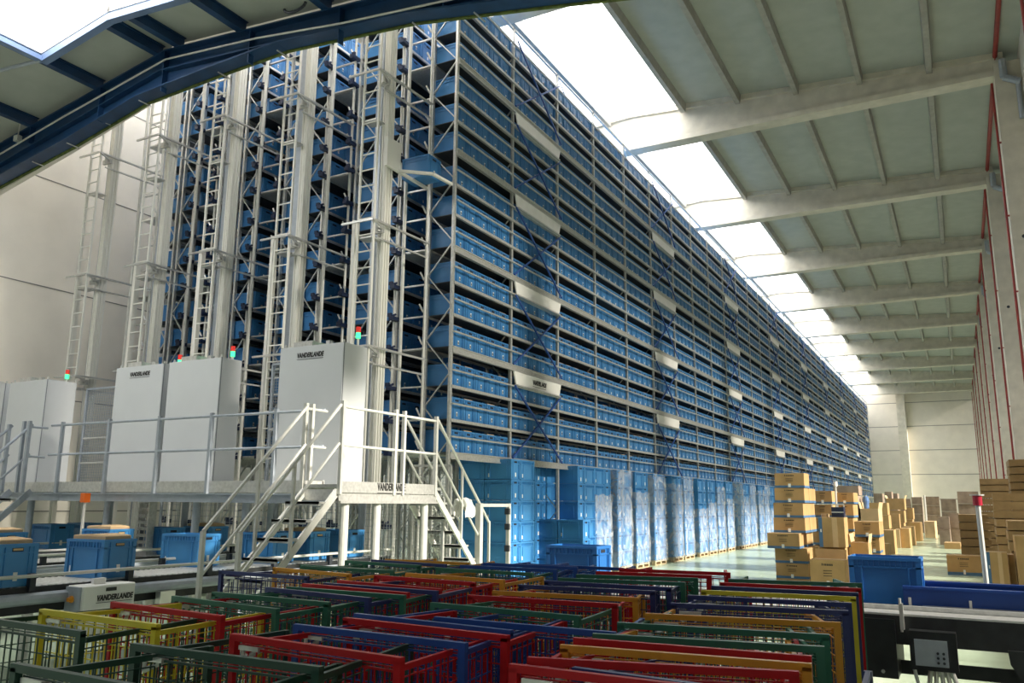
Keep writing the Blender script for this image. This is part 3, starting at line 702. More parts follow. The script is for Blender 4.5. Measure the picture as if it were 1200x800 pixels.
for x in (-.9, -.68): MB().cyl((x, 7.53, ZC-.45), (x, 7.54, ZC-.45), .015, 8).build('bolt', M['zinc'], cx)
for x in (.36, 1.8, 3.2):
    MB().prism([(x-.16, ZC-.22), (x+.16, ZC-.22), (x+.15, ZC-.32), (x+.06, ZC-.48), (x-.06, ZC-.48), (x-.15, ZC-.32)], 'y', 7.55, 7.58).build('leg_plate', M['black'], cx)
    each(MB().box(x-.035, 7.59, 0, x+.035, 7.65, ZC-.2).box(x-.035, 8.62, 0, x+.035, 8.68, ZC-.2), 'leg', M['railgrey'], cx)
    MB().bar((x+.03, 7.62, .2), (x+.5, 7.62, .42), .05).build('leg_brace', M['black'], cx)
    for q in (-.04, .04): MB().cyl((x+q, 7.535, ZC-.43), (x+q, 7.55, ZC-.43), .012, 8).build('bolt', M['zinc'], cx)
MB().box(-.53, 7.53, ZC-.12, -.5, 7.57, ZC+.08).cyl((-.52, 7.55, ZC-.14), (-.52, 7.55, ZC+.12), .010).build('sensor_bracket', M['zinc'], cx)
for x in (-4.5, -2.6): MB().box(x, 8.0, 0, x+.07, 8.07, ZC-.2).build('leg', M['black'], cx)
# cable tray low behind
tag(MB().box(-1.3, 7.92, .33, 4, 8.05, .42).box(-1.3, 7.9, .42, 4, 7.92, .44).build('cable_tray', M['black']), 'dark cable tray running low beneath the right conveyor', 'cable tray')
# motor control box under the conveyor
p = onz(1068, 742, 0); x0 = ony(1072, 760, 7.45).x; x1 = ony(1114, 760, 7.45).x; z1 = ony(1090, 748, 7.45).z; z0 = ony(1090, 780, 7.45).z
t = thing('control_box', 'black framed grey control box hanging under the right conveyor', 'control box', (0, 0, 0))
MB().box(x0-.035, 7.44, z0-.035, x1+.045, 7.57, z1+.05).build('frame', M['black'], t)
MB().box(x0, 7.425, z0, x1-.02, 7.44, z1-.01).build('cover', M['railgrey'], t)
for i in range(2):
    for k in range(3): MB().cyl((x1-.09+i*.04, 7.415, z0+.03+k*.035), (x1-.09+i*.04, 7.425, z0+.03+k*.035), .010, 8).build('connector', M['dark'], t)
b = MB()
for i in range(5): b.cyl((x0+.1+i*.035, 7.5, z0-.03), (x0+.08+i*.05, 7.5, z0-.15), .018, 8)
b.cyl((x0-.02, 7.5, z0-.02), (x0+.02, 7.5, z0-.25), .014, 6).cyl((x0+.02, 7.5, z0-.25), (x0+.3, 7.5, z0-.18), .012, 6)
b.build('cable', M['zinc'], t)
# beacon pole at right
p = ony(1143, 592, 8.9); q = ony(1157, 690, 8.9)
t = thing('warning_beacon', 'red beacon on a slim grey pole beside the right conveyor', 'beacon', (q.x, 8.9, 0))
MB().cyl((0, 0, ZC-.1), (p.x-q.x+.02, 0, p.z), .022, 10).build('pole', M['rail'], t)
MB().cyl((p.x-q.x+.02, 0, p.z), (p.x-q.x+.02, 0, p.z+.09), .04, 14).build('lens', M['redbeacon'], t)
MB().cyl((p.x-q.x+.02, 0, p.z+.09), (p.x-q.x+.02, 0, p.z+.10), .06, 14).build('cap', M['steel'], t)
# beacon under the platform
p = ony(100, 583, 8.1)
t = thing('warning_beacon', 'orange beacon on a pole just below the platform edge', 'beacon', (p.x, 8.1, 0))
MB().cyl((0, 0, .9), (0, 0, p.z-.07), .025, 10).build('pole', M['rail'], t)
MB().box(-.05, -.05, p.z-.07, .05, .05, p.z+.07).build('lens', M['orange'], t)
# perforated column
p = ony(172, 600, 8.9); b = MB().box(-.13, -.06, .9, -.10, .06, DZ-.2).box(.10, -.06, .9, .13, .06, DZ-.2)
for i in range(8): b.box(-.1, -.06, .92+i*.1, .1, -.05, .965+i*.1).box(-.07, -.06, .9+i*.1, -.05, -.05, 1+i*.1).box(.05, -.06, .9+i*.1, .07, -.05, 1+i*.1)
b.box(-.2, -.1, 0, .2, .1, .9)
tag(b.build('perforated_column', M['steel'], loc=(p.x, 8.9, 0)), 'perforated grey steel column below the platform', 'column')
# control box with lettering
t = thing('control_box', 'white lettered conveyor control box with an orange knob behind the yellow cage', 'control box', (-7.98, 5.80, 0))
o = MB().box(-.13, -.30, .35, .13, .30, H-.87).build('housing', M['white'], t); o.modifiers.new('b', 'BEVEL').width = .01
MB().box(-.132, -.315, .35, .10, -.30, H-.88).build('side_panel', M['railgrey'], t)
MB().cyl((-.02, -.33, H-1.0), (-.02, -.315, H-1.0), .035, 12).cyl((-.02, -.36, H-1.0), (-.02, -.33, H-1.0), .022, 12).build('knob', M['amber'], t)
MB().box(.131, -.05, H-.935, .135, .07, H-.90).build('nameplate', M['ink'], t)
MB().box(-.02, -.12, H-.87, .02, .02, H-.81).build('tab', M['white'], t)
text('lettering', 'VANDERLANDE', .075, M['ink'], (.134, .06, H-1.0), ROT_RIGHT, t, width=.42)
# little sensor box on conveyor side
tag(MB().box(-8.08, 6.55, .55, -8.0, 6.75, .68).build('sensor_box', M['zinc']), 'small silver sensor box on the dark conveyor side', 'sensor')

# totes on conveyors
me_big = tote_mb(.6, .43, .41, 2, True).mesh('tote', TML)
def ctote(x, y, rz, label, me=me_big, z=ZC, goods=None, cat='tote'):
    o = bpy.data.objects.new('storage_tote', me); COL.objects.link(o); o.location = (x, y, z); o.rotation_euler.z = rz
    tag(o, label, cat, 'blue totes on the conveyors')
    if goods:
        g = MB().box(-.25, -.17, .18, .25, .17, .42).hexa([(-.25, -.17, .42), (.02, -.17, .42), (.02, .17, .42), (-.25, .17, .42), (-.24, -.16, .43), (.02, -.16, .445), (.02, .16, .445), (-.24, .16, .43)]).hexa([(.03, -.17, .42), (.25, -.17, .42), (.25, .17, .42), (.03, .17, .42), (.03, -.16, .445), (.24, -.16, .43), (.24, .16, .43), (.03, .16, .445)])
        g.v = [(a, b2, c2+.022) for a, b2, c2 in g.v]
        q = g.build('carton', M['carton2'], loc=(x, y, z), rz=rz); tag(q, goods, 'carton')
        MB().box(.286, -.05, .345, .292, .05, .365).build('flap_edge', M['carton2'], q)
    return o
def byc(px, py, rz): # centre from the top near corner of (+X,-Y)
    p = onz(px, py, H-.45); u = Vector((math.cos(rz), math.sin(rz))); v = Vector((-math.sin(rz), math.cos(rz)))
    c2 = Vector((p.x, p.y)) - u*.3 + v*.215; return c2.x, c2.y
x, y = byc(123, 633.5, R(4)); ctote(x, y, R(4), 'blue tote with carton flaps on the nearest conveyor, behind the lettered box', goods='open carton sunk in the blue tote behind the lettered box')
p = onz(47, 637, H-.45); ctote(p.x-.28, p.y-.24, R(4), 'blue tote cut by left edge on the nearest conveyor', goods='pale carton in the blue tote at the left edge')
x, y = byc(233, 627, R(8)); ctote(x, y, R(8), 'empty blue tote beside the foot of the near stairs')
x, y = byc(60, 615, R(0)); ctote(x, y, 0, 'empty blue tote in shade on the third conveyor, between wooden-topped ones')
p = onz(158, 620, H-.45); ctote(p.x-.28, p.y-.24, R(3), 'blue tote with carton on the second conveyor behind the nearest loaded one', goods='flat brown carton in the blue tote on the second conveyor')
p = onz(34, 624, H-.45); ctote(p.x-.28, p.y-.24, R(2), 'blue tote on second conveyor directly behind the left edge tote', goods='tan carton in the second conveyor tote near the left edge')
x, y = -8.60, 8.75; ctote(x, y, R(2), 'blue tote under the platform edge behind the empty one', goods=None)
for i, (x, y) in enumerate([(-8.6, 9.5), (-11.35, 9.2), (-11.35, 10.1), (-14.2, 7.7), (-14.2, 9.9), (-8.6, 10.3)]):
    ctote(x, y, 0, ['shaded blue tote below the deck on nearest conveyor, behind the stairs', 'shaded blue tote below the deck on the middle conveyor', 'shaded blue tote furthest along the middle conveyor', 'shaded blue tote before the platform on the furthest conveyor', 'shaded blue tote furthest along the third conveyor', 'shaded blue tote furthest along the nearest conveyor'][i],
          goods=['brown carton in the tote behind the stairs', None, 'brown carton in the last tote of the middle conveyor', 'brown carton in the tote before the platform at left', None, None][i])
me_deep = tote_mb(.72, .45, .40, 2, True).mesh('tote', [M['toteD'], M['slot'], M['label']])
me_rt = tote_mb(.60, .40, .40, 2, True).mesh('tote', [mat('royal_blue_tote', (.02, .14, .42), .4, 0, .08, 3), M['slot'], M['label']])
ctote(-.67, 8.42, R(0), 'large royal blue tote standing alone on the right conveyor', me_rt)
ctote(-3.74, 8.46, R(0), 'blue tote on the conveyor in front of the blue tote stacks', me_rt)

# ================================================================== FLOOR STACKS OF TOTES
me_s = tote_mb(.6, .4, .395, 2, True).mesh('tote', TML)
def pallet(x0, x1, y0, y1, label):
    b = MB(); n = 5
    for i in range(n): yy = y0+(y1-y0-.1)*i/(n-1); b.box(x0, yy, .11, x1, yy+.1, .13)
    for xx in (x0, (x0+x1)/2-.05, x1-.1):
        b.box(xx, y0, .09, xx+.1, y1, .11); b.box(xx, y0, 0, xx+.1, y1, .02)
        for yy in (y0, (y0+y1)/2-.05, y1-.1): b.box(xx, yy, .02, xx+.1, yy+.1, .09)
    tag(b.build('wooden_pallet', M['wood']), label, 'pallet', 'wooden pallets under the tote stacks')
def put(x, y, z, rz, label):
    o = bpy.data.objects.new('stacked_tote', me_s); COL.objects.link(o); o.location = (x, y, z); o.rotation_euler.z = rz
    tag(o, label, 'tote', 'blue totes stacked on floor pallets')
FX = -7.72
stacks = [(14.25, 0), (16.42, -.58), (17.45, 0), (18.45, 0), (19.90, 0), (21.25, 0), (22.75, 0), (24.42, 0), (25.62, 0), (27.26, 0), (28.42, 0), (29.66, 0), (31.0, 0), (32.6, 0), (33.75, 0), (34.9, 0), (36.5, 0), (37.7, 0), (38.9, 0), (40.2, 0), (41.4, 0)]
for si, (y0, dx) in enumerate(stacks):
    fx = FX+dx; nm = ORD[si] if si < 20 else 'furthest'
    pallet(fx-1.22, fx, y0, y0+1.02, f'pale wooden pallet under the {nm} floor stack from the near corner')
    flip = si % 2 == 1 and si != 1
    for k in range(6):
        z = .14+k*.4+.0; rw = ORD[k]
        ya, yb = (y0+.205, y0+.405+.31) if not flip else (y0+.62+.2, y0+.305)
        put(fx-.30, ya, z, 0, f'blue tote end-on in {nm} floor stack from near corner, {rw} layer up')
        put(fx-.20, yb, z, R(90), f'blue tote side-on in {nm} floor stack from near corner, {rw} layer up')
        if si == 0: put(fx-.91, ya, z, 0, f'blue tote in back column of the corner floor stack, {rw} layer up')
        if si == 0 and k == 0: pass
# lower block in front of the third stack
for k in range(3): put(-7.55, 16.85, .14+k*.4, 0, f'blue tote in the low pile before the recessed stack, {ORD[k]} layer up')
for k in range(3): put(-8.17, 16.85, .14+k*.4, 0, f'blue tote at the back of the low pile before the recessed stack, {ORD[k]} layer up')
for k in range(3): put(-7.27, 16.2, .14+k*.4, R(90), f'blue tote turned sideways beside the low pile, {ORD[k]} layer up') if False else None
# stretch wraps
for si, (y0, dx) in enumerate(stacks):
    if si < 3: continue
    h0 = .1; h1 = [1.55, 1.75, 2.3, 1.9, 2.52, 2.0, 2.5, 2.3, 2.52][si % 9]
    x1 = FX+.03; x0 = FX-1.0; b = MB(); pts = []
    n = 10
    for i in range(n+1):
        for k in range(9):
            jx = .012*math.sin(i*1.9+k*1.3+si)
            b.v.append((x1+jx, y0-.02+1.06*i/n, h0+(h1-h0)*k/8*(1+.015*math.sin(i*1.2+si)*(k == 8))))
    for i in range(n):
        for k in range(8): q = i*9+k; b.f.append([q, q+9, q+10, q+1]); b.m.append(0)
    m0 = len(b.v)
    for (xx, yy) in ((x0, y0-.02), (x1, y0-.02)):
        for z in (h0, h1): b.v.append((xx, yy, z))
    b.f.append([m0, m0+2, m0+3, m0+1]); b.m.append(0)
    tag(b.build('stretch_wrap', M['film']), f'clear stretch wrap film around the {ORD[si] if si < 20 else "furthest"} floor stack of blue totes', 'plastic film', 'film around the tote stacks')

# ================================================================== CARTONS
RECS = []
def carton(x0, x1, y0, y1, z0, z1, label, style='band', name='carton', m=None, group=None):
    RECS.append((x0, x1, y0, y1, z0, z1, label))
    cx_, cy_ = (x0+x1)/2, (y0+y1)/2; w, d, h = (x1-x0)/2, (y1-y0)/2, z1-z0
    o = MB().box(-w, -d, 0, w, d, h).box(-w-.002, -.02, h-.002, w+.002, .02, h+.002, 1).build(name, [m or M['carton'], M['tape']], loc=(cx_, cy_, z0))
    o.rotation_euler.z = R(random.uniform(-1.2, .2)); tag(o, label, 'carton', group)
    if style == 'band':
        MB().box(-w-.003, -d-.003, .0, w+.003, d+.003, h*.16).build('blue_band', M['band'], o)
        MB().box(-.025, -d-.006, h*.05, .025, -d-.003, h*.28).build('white_label', M['label'], o)
        b = MB().box(-w*.32, -d-.004, h*.80, -w*.26, -d, h*.88)
        for q in range(6): b.box(-w*.20+q*w*.09, -d-.004, h*.80, -w*.20+q*w*.09+w*.06, -d, h*.87)
        for r in range(3): b.box(-w*.25, -d-.004, h*(.62-r*.09), w*.25, -d, h*(.64-r*.09))
        b.build('print', M['ink'], o)
    elif style == 'open':
        for s in (-1, 1): MB().hexa([(s*w, -d, h), (s*w*1.02, -d, h), (s*w*1.02, d, h), (s*w, d, h), (s*w*1.15, -d, h+.16), (s*w*1.17, -d, h+.16), (s*w*1.17, d, h+.16), (s*w*1.15, d, h+.16)]).build('flap', M['carton2'], o)
    elif style == 'vert':
        MB().box(-w-.003, -d-.003, 0, -w*.72, -d, h).box(-w-.003, -d, 0, -w, d, h).build('blue_band', M['band'], o)
        MB().box(.05*w, -d-.004, 0, .45*w, -d, h).build('tape', M['carton2'], o)
        MB().box(-w*.88, -d-.006, h*.5, -w*.8, -d-.003, h*.6).build('white_label', M['label'], o)
    return o
def pc(xa, xb, ya, yb, Y, dep, label, **k):        # rectangle of the -Y face at depth Y (Y = 0: standing on the floor)
    if Y == 0: Y = onz((xa+xb)/2, yb, 0).y; dep = dep*Y/22
    a = ony((xa+xb)/2, ya, Y); b = ony((xa+xb)/2, yb, Y); l = ony(xa, (ya+yb)/2, Y).x; r = ony(xb, (ya+yb)/2, Y).x
    return carton(l, r, Y, Y+dep, max(b.z, 0), a.z, label, **k)
YA = 17.0
A = [(912, 947, 557, 573), (911, 946, 574, 590), (909, 944, 591, 607), (908, 945, 606, 624), (904, 940, 625.5, 644), (908, 946, 645, 661.5), (908, 946, 662, 678), (908, 946, 678.5, 694)]
zs = .02
hh = .283
for i, (xa, xb, _, _) in enumerate(A[::-1]):
    l = ony(xa, 640, YA).x; r = ony(xb, 640, YA).x; fy = YA-(.35 if A[::-1][i][0] == 904 else 0)
    carton(l, r, fy, fy+.55, zs+i*(hh+.004), zs+i*(hh+.004)+hh, f'brown carton with blue band in tall left stack, {ORD[i]} from the floor', group='cartons of the tall left stack')
    l2 = r+.03
    if i not in (0, 7): carton(l-.0, r, YA+.62, YA+1.35, zs+i*(hh+.004), zs+i*(hh+.004)+hh, f'brown carton behind the tall left stack, {ORD[i]} from the floor', group='cartons behind the tall left stack')
# stack B behind/right
YBk = 19.0
for i, (ya, yb) in enumerate([(575, 590), (591, 606), (607, 622), (623, 638), (639, 654), (655, 672)]):
    pc(953, 975, ya, yb, YBk, .9, f'brown banded carton of the second stack, {ORD[i]} from the top')
for i, (ya, yb) in enumerate([(577, 590), (591, 606), (607, 622), (623, 640), (641, 660)]):
    pc(979, 1000, ya, yb, YBk+.6, .9, f'brown banded carton of the third stack, {ORD[i]} from the top')
for i, (ya, yb) in enumerate([(569, 580), (581, 594), (595, 608), (609, 622), (623, 640)]):
    pc(977, 1006, ya, yb, YBk+3.6, .9, f'tan carton of the rear stack near the handle bar, {ORD[i]} from the top', style='plain', m=M['cartong'])
pc(960, 990, 606, 641, 16.2, .5, 'upright brown carton with vertical blue band and a torn flap', style='vert')
pc(950, 991, 656, 690, 15.6, .55, 'open brown carton with raised rear flap beside the tall stack', style='band')
a = ony(956, 643, 16.1); b_ = ony(992, 655, 16.1)
tag(MB().hexa([(a.x, 16.13, b_.z), (b_.x, 16.13, b_.z), (b_.x, 16.16, b_.z), (a.x, 16.16, b_.z), (a.x-.03, 16.16, a.z), (b_.x, 16.16, a.z), (b_.x, 16.18, a.z), (a.x-.03, 16.18, a.z)]).build('cardboard_flap', M['carton']), 'dark raised cardboard sheet behind the open carton', 'cardboard')
pc(960, 991, 641.5, 655, 16.3, .5, 'brown carton beneath the upright banded carton', style='plain')
pc(963, 969, 602, 606, 16.4, .3, 'small pale carton lying on top of the upright carton', style='plain', m=M['carton2'])
# dark device on top
p0 = ony(974, 594, 16.35); p1 = ony(989, 606, 16.35)
t = thing('handheld_printer', 'dark navy device box with wire handles on the cartons', 'device')
MB().box(p0.x, 16.35, p1.z, p1.x, 16.6, p0.z).build('body', M['navyfit'], t)
MB().box(p0.x, 16.34, (p0.z+p1.z)/2-.01, p1.x, 16.35, (p0.z+p1.z)/2+.01).build('stripe', M['zinc'], t)
for q in (.25, .75):
    xx = p0.x+(p1.x-p0.x)*q; MB().cyl((xx-.05, 16.45, p0.z), (xx-.05, 16.45, p0.z+.05), .01).cyl((xx+.05, 16.45, p0.z), (xx+.05, 16.45, p0.z+.05), .01).cyl((xx-.05, 16.45, p0.z+.05), (xx+.05, 16.45, p0.z+.05), .01).build('handle', M['zinc'], t)
p0 = ony(979, 568, 18.6); p1 = ony(979, 600, 18.6)
t = thing('mast_lamp', 'thin pole with a small white knob above the cartons', 'pole'); MB().cyl((p1.x, 18.6, 0), (p0.x, 18.6, p0.z), .02).build('pole', M['rail'], t); MB().cyl((p0.x, 18.6, p0.z-.03), (p0.x, 18.6, p0.z+.07), .04, 12).build('knob', M['white'], t)
# middle group, marching back to the right
pc(1002, 1031, 611, 629, 17.6, .7, 'brown banded carton resting on two smaller ones behind the blue conveyor tote')
pc(1018, 1031, 629.5, 648, 17.7, .6, 'small banded carton at right under the resting one', style='band')
pc(997, 1016, 629.5, 649, 17.9, .5, 'small carton at left under the resting banded one', style='plain')
pc(998, 1018, 636, 655, 16.6, .6, 'small open carton frame right behind the blue conveyor tote', style='open')
pc(1033, 1042, 637, 655, 0, .5, 'small tan carton right of the pair behind the tote', style='plain')
pc(1033, 1048, 621, 649, 0, .8, 'tall olive brown carton behind the banded group', style='plain')
pc(1050, 1055, 620, 642, 0, .5, 'narrow tan carton in the row along the aisle', style='plain', m=M['carton2'])
pc(1056, 1066, 619, 642, 0, .9, 'tan carton standing in the aisle row, second', style='plain')
pc(1058, 1071, 617, 639, 0, .8, 'brown carton standing in the aisle row, third', style='plain')
pc(1067, 1079, 612, 634, 0, 1.0, 'brown carton standing in the aisle row, fourth', style='plain')
pc(1084, 1096, 611, 630, 0, 1.4, 'pale sunlit carton at the end of the aisle row', style='plain', m=M['carton2'])
pc(1009, 1030, 596, 611, 22.5, .9, 'tan carton on the far middle pile, lower left', style='open', m=M['carton2'])
pc(1019, 1040, 589, 603, 36, 1.0, 'olive carton on top of the middle pile', style='plain')
pc(1022, 1042, 603.5, 619, 36, 1.0, 'olive carton in the body of the middle pile', style='plain')
pc(1022, 1042, 620, 636, 36, 1.0, 'olive carton at the foot of the middle pile', style='plain')
pc(1039, 1060, 584, 597, 44, 1.2, 'olive carton crowning the rear middle pile', style='open')
pc(1039, 1060, 598, 612, 44, 1.2, 'olive carton inside the rear middle pile', style='plain')
pc(1039, 1060, 612.5, 628, 44, 1.2, 'olive carton at the foot of the rear middle pile', style='plain')
pc(1045, 1054, 602, 614, 42, .6, 'small brown carton leaning before the rear middle pile', style='plain')
pc(1063, 1070, 595, 608, 52, 1.2, 'small tan carton on the pile right of the rear middle one', style='plain')
pc(1063, 1070, 608.5, 621, 52, 1.2, 'small tan carton under the one right of the rear pile', style='plain')
for i, (xa, xb, ya, yb, Y) in enumerate([(1004, 1012, 584, 600, 27), (1004, 1012, 600.5, 620, 27), (1024, 1034, 578, 589, 50), (1037, 1045, 576, 588, 54), (1046, 1052, 578, 588, 56), (1024, 1036, 589.5, 606, 50), (1038, 1052, 588.5, 602, 54)]):
    pc(xa, xb, ya, yb, Y, 1.2, ['tan carton above, left of the blue hanging sack', 'tan carton below, left of the blue hanging sack', 'small far carton above the middle pile, left', 'small far carton above the middle pile, centre', 'small far carton above the middle pile, right', 'far carton beneath the left small one', 'far carton beneath the centre small one'][i], style='plain', m=M['cartong'])
# blue sack / figure-like bag hung on frame
t = thing('blue_sack', 'slim blue sack hanging between the carton piles', 'sack')
p0 = ony(1015, 581, 23); p1 = ony(1015, 600, 23); w0 = ony(1011, 590, 23).x; w1 = ony(1019, 590, 23).x
b = MB(); n = 12; rings = [(p1.z, .5), (p1.z+.05, .75), ((p0.z+p1.z)/2, .8), (p0.z-.12, 1.0), (p0.z-.03, .8), (p0.z, .3)]
for z, s in rings:
    for i in range(n): a = 2*math.pi*i/n; b.v.append(((w0+w1)/2+(w1-w0)/2*s*math.cos(a), 23+.1*s*math.sin(a), z))
for k in range(len(rings)-1):
    for i in range(n): j2 = (i+1) % n; b.f.append([k*n+i, k*n+j2, (k+1)*n+j2, (k+1)*n+i]); b.m.append(0)
b.f.append(list(range(n))); b.m.append(0); b.f.append(list(range((len(rings)-1)*n, len(rings)*n))); b.m.append(0)
b.build('sack_body', M['trousers'], t)
MB().cyl(((w0+w1)/2, 23.1, 0), ((w0+w1)/2, 23.1, p0.z+.03), .015).build('stand', M['rail'], t)
# far pile against the end wall
random.seed(11)
k = 0
zones = [(1053, 1068, 583, 606, 58), (1069, 1082, 580, 607, 60), (1085, 1102, 581, 606, 58), (1103, 1122, 583, 612, 50), (1098, 1112, 602, 620, 42), (1112, 1124, 600, 620, 43), (1123, 1149, 575, 612, 46)]
names = ['far pile left of the thin wall line', 'far pile at the thin pale pole', 'far pile right of the pale pole', 'broad far pile before the end wall', 'low far pile beside the aisle', 'low far pile right of the aisle end', 'tall far pile beside the red beacon']
for zi, (xa, xb, ya, yb, Y) in enumerate(zones):
    l = ony(xa, 600, Y).x; r = ony(xb, 600, Y).x; zt = ony((xa+xb)/2, ya, Y).z; n = max(2, round(zt/.62)); nc = max(1, round((r-l)/.95)); k = 0
    for c_ in range(nc):
        x0 = l+(r-l)*c_/nc; x1 = l+(r-l)*(c_+1)/nc
        for q in range(n):
            k += 1
            carton(x0+.02, x1-.02, Y+random.uniform(0, .15), Y+1.0, zt*q/n+.01, zt*(q+1)/n-.005-(random.random()*.12 if q == n-1 else 0),
                   f'greyish carton in the {names[zi]}, {ORD[c_]} column, {ORD[q]} up', style='plain', m=M['cartong'], group='cartons of the far piles')
p0 = ony(1083, 580, 56)
tag(MB().cyl((p0.x, 56, 0), (p0.x, 56, p0.z), .06, 8).build('pale_pole', M['rail']), 'thin pale pole standing before the far carton piles', 'pole')
# right-hand stacks of flat cartons
def flatstack(xa, xb, ya, Y, dep, step, who, zmin=0.0, lean=0):
    l = ony(xa, 620, Y).x; r = ony(xb, 620, Y).x; zt = ony((xa+xb)/2, ya, Y).z; n = int((zt-zmin)/step); k = (zt-zmin)/n
    for q in range(n):
        s = lean*q
        o = carton(l+s+random.uniform(-.02, .02), r+s+random.uniform(-.02, .02), Y, Y+dep, zmin+q*k+.004, zmin+(q+1)*k-.02, f'flat brown carton in the {who}, {ORD[q]} from bottom', style='plain', m=M['cartonb'], group=f'flat cartons of the {who}')
flatstack(1153, 1191, 560, 29, 1.6, .19, 'tall stack right of the red beacon')
flatstack(1125, 1160, 602, 26, 1.4, .19, 'stack behind the red beacon pole')
flatstack(1168, 1225, 577, 21, 1.3, .17, 'wide stack at the right edge')
flatstack(1190, 1230, 537, 24.5, 1.5, .19, 'tallest stack cut by the right edge')
flatstack(1182, 1225, 609, 17.5, 1.0, .17, 'nearest stack at the right edge')
pc(1110, 1150, 651, 674, 0, .6, 'brown banded carton lying alone on the floor behind the blue guides')
pc(1107, 1126, 636, 643, 0, .8, 'flat carton on the floor left of the beacon stack', style='plain')
pc(1128, 1135, 633, 650, 0, .6, 'small carton standing against the beacon stack', style='plain')
pc(1158, 1182, 647, 686, 15.2, .35, 'upright grey-brown carton with vertical blue edge near the conveyor', style='vert')
pc(1183, 1190, 650, 686, 15.4, .5, 'narrow upright carton right of the blue-edged one', style='plain')
pc(1192, 1210, 628, 686, 15.0, .6, 'tall upright carton at the right frame edge', style='plain')

# lower cartons that carry the ones whose feet the photo hides
for x0, x1, y0, y1, z0, z1, lb in list(RECS):
    best = 0.0; A0 = (x1-x0)*(y1-y0)
    for a0, a1, b0, b1, c0, c1, l2 in RECS:
        ov = max(0, min(x1, a1)-max(x0, a0))*max(0, min(y1, b1)-max(y0, b0))
        if ov > .2*A0 and c1 <= z0+.03: best = max(best, c1)
    gap = z0-best
    if gap > .05:
        n = max(1, round(gap/.55)); short = ' '.join(lb.replace(',', '').split()[:9])
        for q in range(n): carton(x0, x1, y0, y1, best+gap*q/n+.003, best+gap*(q+1)/n-.003, f'plain carton, {ORD[q]} up, beneath the {short}', style='plain', m=M['carton'])

# ================================================================== CAGES
CT = 1.2
def cage_meshes(c):
    m = CAGE[c]; W, D = .85, .62; hw = W/2
    fr = MB().bar((-hw, 0, CT-.012), (hw, 0, CT-.012), .024, .024).bar((-hw+.015, 0, .12), (-hw+.015, 0, CT-.012), .03, .024).bar((hw-.015, 0, .12), (hw-.015, 0, CT-.012), .03, .024)
    fr.bar((-hw, 0, .17), (hw, 0, .17), .03, .04)
    wf = MB()
    for i in range(1, 17): x = -hw+.04+i*(W-.08)/17; wf.bar((x, .012, .17), (x, .012, CT-.05), .0045)
    for i in range(14): z = .2+i*.074; wf.bar((-hw+.03, .016, z), (hw-.03, .016, z), .0045)
    wf.bar((-hw+.03, .014, CT-.05), (hw-.03, .014, CT-.05), .008)
    sides = []
    for s in (-1, 1):
        side = MB(); ws = MB()
        def P(t, z): return (s*(hw-.03-.085*t), .03+D*t, z)
        side.bar(P(0, CT-.04), P(1, CT-.04), .016, .02).bar(P(1, .12), P(1, CT-.03), .024, .024).bar(P(0, .17), P(1, .17), .025, .03).bar(P(0, .66), P(1, .66), .012)
        for i in range(1, 12): ws.bar(P(i/12, .17), P(i/12, CT-.05), .0045)
        for i in range(13): z = .24+i*.074; ws.bar(P(0, z), P(1, z), .0045)
        sides += [('side_frame', side.mesh('side_frame', m)), ('side_mesh', ws.mesh('side_mesh', m))]
    lat = MB()
    for s in (-1,): lat.box(s*(hw-.04), .0, CT-.055, s*(hw-.04)+.11, .03, CT-.04).cyl((s*(hw-.05), .015, CT-.09), (s*(hw-.14), .03, CT-.05), .010, 6).cyl((s*(hw-.05), .015, CT-.09), (s*(hw-.05), .015, CT-.05), .008, 6)
    casts = []
    for x, y in ((-hw+.05, .04), (hw-.05, .04), (-hw+.12, .58), (hw-.12, .58)):
        casts.append(('caster', MB().cyl((x-.012, y, .05), (x+.012, y, .05), .05, 12).box(x-.02, y-.02, .09, x+.02, y+.02, .13).mesh('caster', M['wheel'])))
    return [('end_frame', fr.mesh('end_frame', m)), ('end_mesh', wf.mesh('end_mesh', m)), ('latch', lat.mesh('latch', M['zinc']))]+sides+casts
CM = {c: cage_meshes(c) for c in CAGE}
def cage(c, x, y, a, label, group):
    t = thing('roll_cage', label, 'roll cage', (x, y, 0), a, group)
    for n, me in CM[c]: o = bpy.data.objects.new(n, me); COL.objects.link(o); o.parent = t
    t.location.z = 0; return t
